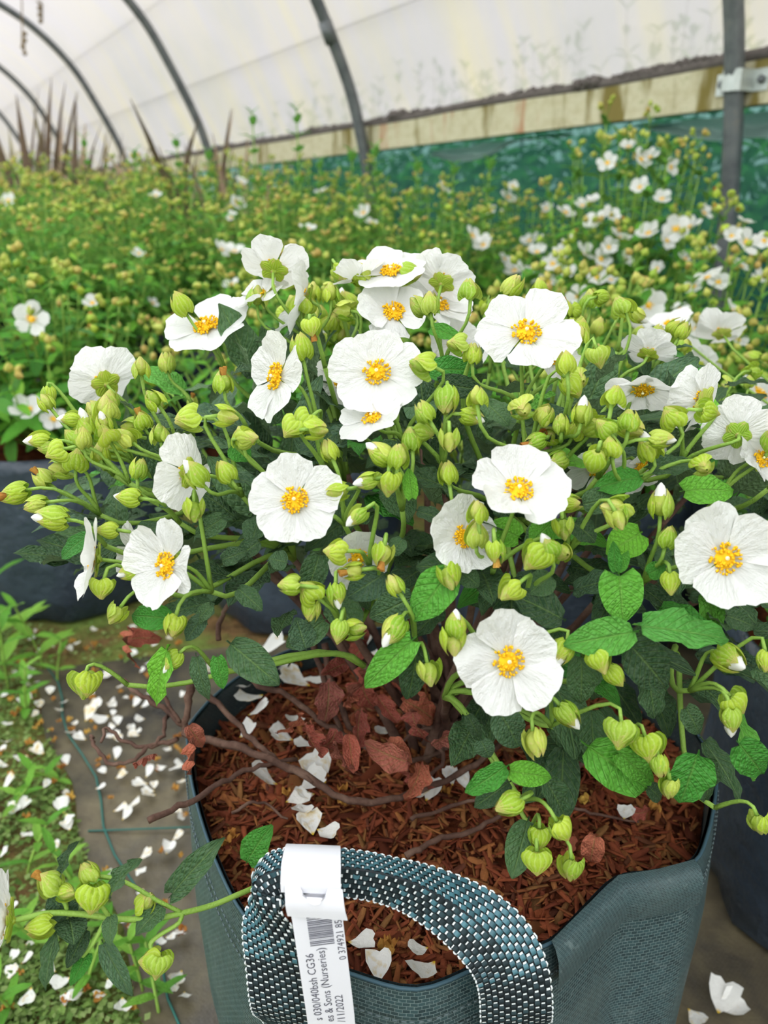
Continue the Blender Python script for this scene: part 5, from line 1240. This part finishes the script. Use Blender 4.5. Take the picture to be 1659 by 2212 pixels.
# ------------------------------------------------------------------ dead spiky plants at the far end of the bed
def blade_t(seed, bend):
    V = []; A = []; n = 9
    for i in range(n + 1):
        u_ = i / n; hw = 0.021 * (0.65 + 0.6 * u_) * (1 - u_ ** 3) + 0.001
        for v_ in (-1, 0, 1): V.append((hw * v_, u_, 0.5 * hw * abs(v_) - bend * u_ ** 2.5)); A.append((u_, v_, 0))
    F = [(i * 3 + j, i * 3 + j + 1, i * 3 + j + 4, i * 3 + j + 3) for i in range(n) for j in range(2)]
    return mesh('blade', V, F, M['leaf_spike'], A)
BLADE = [blade_t(0, 0.1), blade_t(1, 0.3), blade_t(2, 0.6)]
for k_, (px, d_, hh) in enumerate(SPK):
    b = at(px, 459, d_); b.z = 0
    e = empty('spiky_plant', b, 'withered brown sword-leaved plant rising behind the bed', 'spiky plant', 'dead spiky plants behind the bed')
    for j in range(20):
        a_ = rng.uniform(0, 6.28); lean = rng.uniform(0.03, 0.35) if j < 12 else rng.uniform(0.35, 0.6); lean *= 0.5 if math.cos(a_) * TN.x + math.sin(a_) * TN.y > 0 else 1.0; y = Vector((math.cos(a_) * lean, math.sin(a_) * lean, 1))
        add('blade', BLADE[0] if math.cos(a_) * TN.x + math.sin(a_) * TN.y > -0.2 else rng.choice(BLADE), e, frame(Vector((math.cos(a_) * 0.05, math.sin(a_) * 0.05, 0)), y, Vector((-math.cos(a_), -math.sin(a_), 0.4)) + rv(0.4), hh * rng.uniform(0.7, 1.02), rng.uniform(0.6, 1.2)))
# hedge outside, seen dimly through the net
hp_l, hp_s, hp_t = foliage(77, 0.5, 0.85, 60, step=0.05, leafL=(0.06, 0.10))
HEDGE = merged('foliage', LT_LO, hp_l, [rng.random() for _ in hp_l], M['leaf_bed'])
HST = hp_s.mesh('stems', M['wood'])
for q in range(9):
    p = T(2.65 + 0.2 * (q % 2), 0.2 + 0.7 * q, 0)
    e = empty('hedge_shrub', p, 'green hedge bush growing outside, seen dimly through the netting', 'shrub', 'hedge outside the netting')
    S = Matrix.Rotation(q * 1.3, 4, 'Z') @ Matrix.Diagonal((1, 1, rng.uniform(0.95, 1.15), 1)); tag(add('foliage', HEDGE, e, S), None, None, None, 'stuff'); add('stems', HST, e, S)
for q in range(8):
    p = T(4.0, -0.5 + 1.2 * q, 0)
    e = empty('hedge_shrub', p, 'tall hedge bush growing further outside, dim through the netting', 'shrub', 'hedge outside the netting')
    S = Matrix.Rotation(q * 2.3, 4, 'Z') @ Matrix.Diagonal((1.6, 1.6, 2.1, 1)); tag(add('foliage', HEDGE, e, S), None, None, None, 'stuff'); add('stems', HST, e, S)

# ------------------------------------------------------------------ ground at the left: moss, weeds, fallen petals
mM = []; mR = []
for q in range(30000):
    px, py = rng.uniform(-420, 330), rng.uniform(1330, 2500)
    p = on_z(px, py, 0.004)
    edge = eA.lerp(eB, (p.y - eA.y) / (eB.y - eA.y)); 
    if p.x > edge.x - 0.004 and p.y < mp[0].y + 0.01: continue
    if any((p - n_[1]).to_2d().length < 0.20 for n_ in shr[:8]): continue
    if py < 1580 and px > 90 and rng.random() < 0.8: continue
    dens = 0.5 + 0.5 * math.sin(p.x * 23 + 1.0) * math.sin(p.y * 19 + 2)
    if rng.random() > 0.25 + 0.8 * dens: continue
    a_ = rng.uniform(0, 6.28); y = Vector((math.cos(a_), math.sin(a_), rng.uniform(0, 0.7)))
    mM.append(frame(p + Vector((0, 0, rng.uniform(0, 0.012))), y, Vector((0, 0, 1)) + rv(0.4), rng.uniform(0.004, 0.0095))); mR.append(rng.random())
tag(add('moss_carpet', merged('moss_carpet', LT_TINY, mM, mR, M['moss'])), 'low carpet of moss and tiny round-leaved seedlings beside the weed mat', 'moss', None, 'stuff')
WD = [(20, 1500, 0.13, 5), (95, 1450, 0.12, 4), (60, 1560, 0.09, 4), (125, 1480, 0.07, 3), (5, 1420, 0.20, 5), (250, 2080, 0.07, 4), (90, 2060, 0.06, 3), (180, 1960, 0.07, 4), (30, 2200, 0.05, 3), (310, 2150, 0.07, 4), (345, 2200, 0.06, 3), (30, 1760, 0.05, 3), (140, 1700, 0.04, 3), (60, 1900, 0.06, 3), (190, 2140, 0.05, 3)]
for k_, (px, py, hh, nl) in enumerate(WD):
    b = on_z(px, py, 0.0)
    lab = 'bright green lance-leaved weed growing by the black bag' if py < 1600 else 'bright green lance-leaved weed growing in the moss below the hanging side shoot' if py > 1950 else 'small green weed seedling among the fallen petals on the moss'
    e = empty('weed', b, lab, 'weed', 'weeds by the black bag' if py < 1600 else 'weeds in the moss' if py > 1950 else 'small weed seedlings')
    tp = Vector((rng.uniform(-0.03, 0.03), rng.uniform(-0.03, 0.03), hh)); pts = bez(Vector((0, 0, -0.003)), Vector((0, 0, hh * 0.4)), tp * 0.7, tp, 7)
    mb = MB(); mb.tube(pts, 0.0016, 5); add('stem', mb.mesh('stem', M['stem']), e)
    for j in range(nl):
        t = (j + 1) / nl; x = t * 6; i_ = min(5, int(x)); p = pts[i_].lerp(pts[i_ + 1], x - i_)
        for sg in (0, math.pi):
            a_ = j * 1.57 + sg + k_; y = Vector((math.cos(a_), math.sin(a_), 0.25 + 0.6 * t)); L = hh * rng.uniform(0.42, 0.6) * (1.1 - 0.5 * t)
            add('leaf', LEAF_WEED, e, frame(p, y, Vector((0, 0, 1)) + rv(0.2), max(L, 0.03)))
def lay(px, py, z, sz, dry, label, group):
    p = on_z(px, py, z); o = add('fallen_petal' if not dry else 'withered_petal', rng.choice(FALLEN_DRY if dry else FALLEN))
    a_ = rng.uniform(0, 6.28); R = Matrix.Rotation(a_, 4, 'Z') @ Matrix.Rotation(rng.gauss(0, 0.16), 4, 'X') @ Matrix.Rotation(rng.gauss(0, 0.16), 4, 'Y')
    o.matrix_basis = Matrix.Translation(p + Vector((0, 0, 0.004))) @ R @ Matrix.Translation((0, -0.5 * sz, 0)) @ Matrix.Scale(sz, 4)
    tag(o, label, 'petal', group)
PM = [(570, 1695, 62), (640, 1738, 50), (650, 1760, 52), (672, 1790, 56), (660, 1728, 44), (690, 1672, 70), (672, 1700, 60), (535, 1590, 40), (640, 1565, 46), (545, 1520, 62), (515, 1500, 50), (600, 1450, 56), (585, 1410, 60), (640, 1480, 66), (695, 1480, 60), (800, 1430, 50), (770, 1400, 56), (835, 1590, 40), (905, 1725, 46), (930, 1720, 50), (975, 1690, 40), (990, 1565, 40), (585, 1965, 70), (780, 2050, 56), (905, 2065, 44), (920, 2112, 74), (820, 2105, 60), (610, 1865, 30), (1220, 1640, 50), (1240, 1655, 34), (1350, 1770, 40), (1000, 1700, 40), (560, 1545, 50), (700, 1560, 40), (610, 1600, 50), (660, 1620, 44), (470, 1460, 50), (1100, 1960, 0), (705, 1810, 50), (855, 1475, 46)]
for x, y, sz in PM:
    if sz: lay(x, y, MZ + 0.014, sz * depth_of(on_z(x, y, MZ)) / FPX * 1.02, False, 'white petal fallen on the bark mulch in the teal bag', 'petals on the mulch')
for x, y in ((620, 1725), (500, 1815), (490, 1830), (740, 1715), (965, 1720), (845, 2050), (830, 2060), (700, 1690), (740, 1745), (640, 1445), (1260, 1740), (980, 1640), (1410, 1755)): lay(x, y, MZ + 0.012, 0.013, True, 'shrivelled yellow petal on the bark mulch in the teal bag', 'withered petals on the mulch')
PG = [(205, 1535, 70), (195, 1550, 66), (220, 1560, 66), (260, 1490, 44), (295, 1525, 36), (255, 1565, 40), (255, 1635, 44), (345, 1665, 46), (385, 1665, 60), (395, 1695, 40), (305, 1700, 56), (325, 1725, 44), (290, 1745, 60), (260, 1755, 50), (275, 1765, 50), (388, 1760, 30), (315, 1855, 54), (303, 1890, 50), (240, 1895, 36), (395, 1910, 50), (50, 1645, 50), (85, 1630, 56), (20, 1700, 60), (45, 1750, 66), (30, 1755, 50), (135, 1750, 66), (150, 1775, 60), (65, 1810, 56), (120, 1835, 44), (175, 1600, 50), (15, 1610, 44), (160, 2030, 60), (270, 1995, 50), (335, 2010, 66), (345, 2040, 60), (395, 2020, 50), (60, 2080, 44), (135, 2130, 66), (65, 2160, 66), (265, 2180, 70), (170, 2150, 50), (385, 2120, 70), (400, 2160, 60), (110, 2100, 44), (240, 2130, 50), (230, 1465, 40), (165, 1395, 30), (170, 1480, 40), (110, 1500, 40), (130, 1540, 36), (80, 1480, 34), (60, 1470, 34), (150, 1590, 40), (20, 1570, 40), (205, 1365, 26), (290, 1360, 30), (10, 1850, 44), (90, 1990, 40), (25, 2110, 50)]
for x, y, sz in PG:
    p = on_z(x, y, 0.0); edge = eA.lerp(eB, (p.y - eA.y) / (eB.y - eA.y)); onm = p.x > edge.x
    lay(x, y, 0.008 if onm else 0.012, sz * depth_of(p) * 0.5 / FPX * 1.05 + 0.002, False, 'white petal fallen on the wet weed mat' if onm else 'white petal fallen on the moss beside the weed mat', 'petals on the weed mat' if onm else 'petals on the moss')
for q in range(150):
    x, y = rng.uniform(0, 400), rng.uniform(1370, 2200 if q < 80 else 1680); p = on_z(x, y, 0.0); edge = eA.lerp(eB, (p.y - eA.y) / (eB.y - eA.y)); onm = p.x > edge.x
    dry = q % 2 == 0
    lay(x, y, 0.008 if onm else 0.012, rng.uniform(0.010, 0.017), dry, ('shrivelled brown petal' if dry else 'small white petal') + (' lying on the wet weed mat' if onm else ' lying on the moss beside the weed mat'), ('withered ' if dry else 'small ') + ('petals on the weed mat' if onm else 'petals on the moss'))
for x, y, sz in ((1555, 2170, 90), (1575, 2180, 76), (1500, 2205, 50)): lay(x, y, 0.01, 0.032 * sz / 90, False, 'white petal fallen on the black matting beside the bags', 'petals on the black matting')
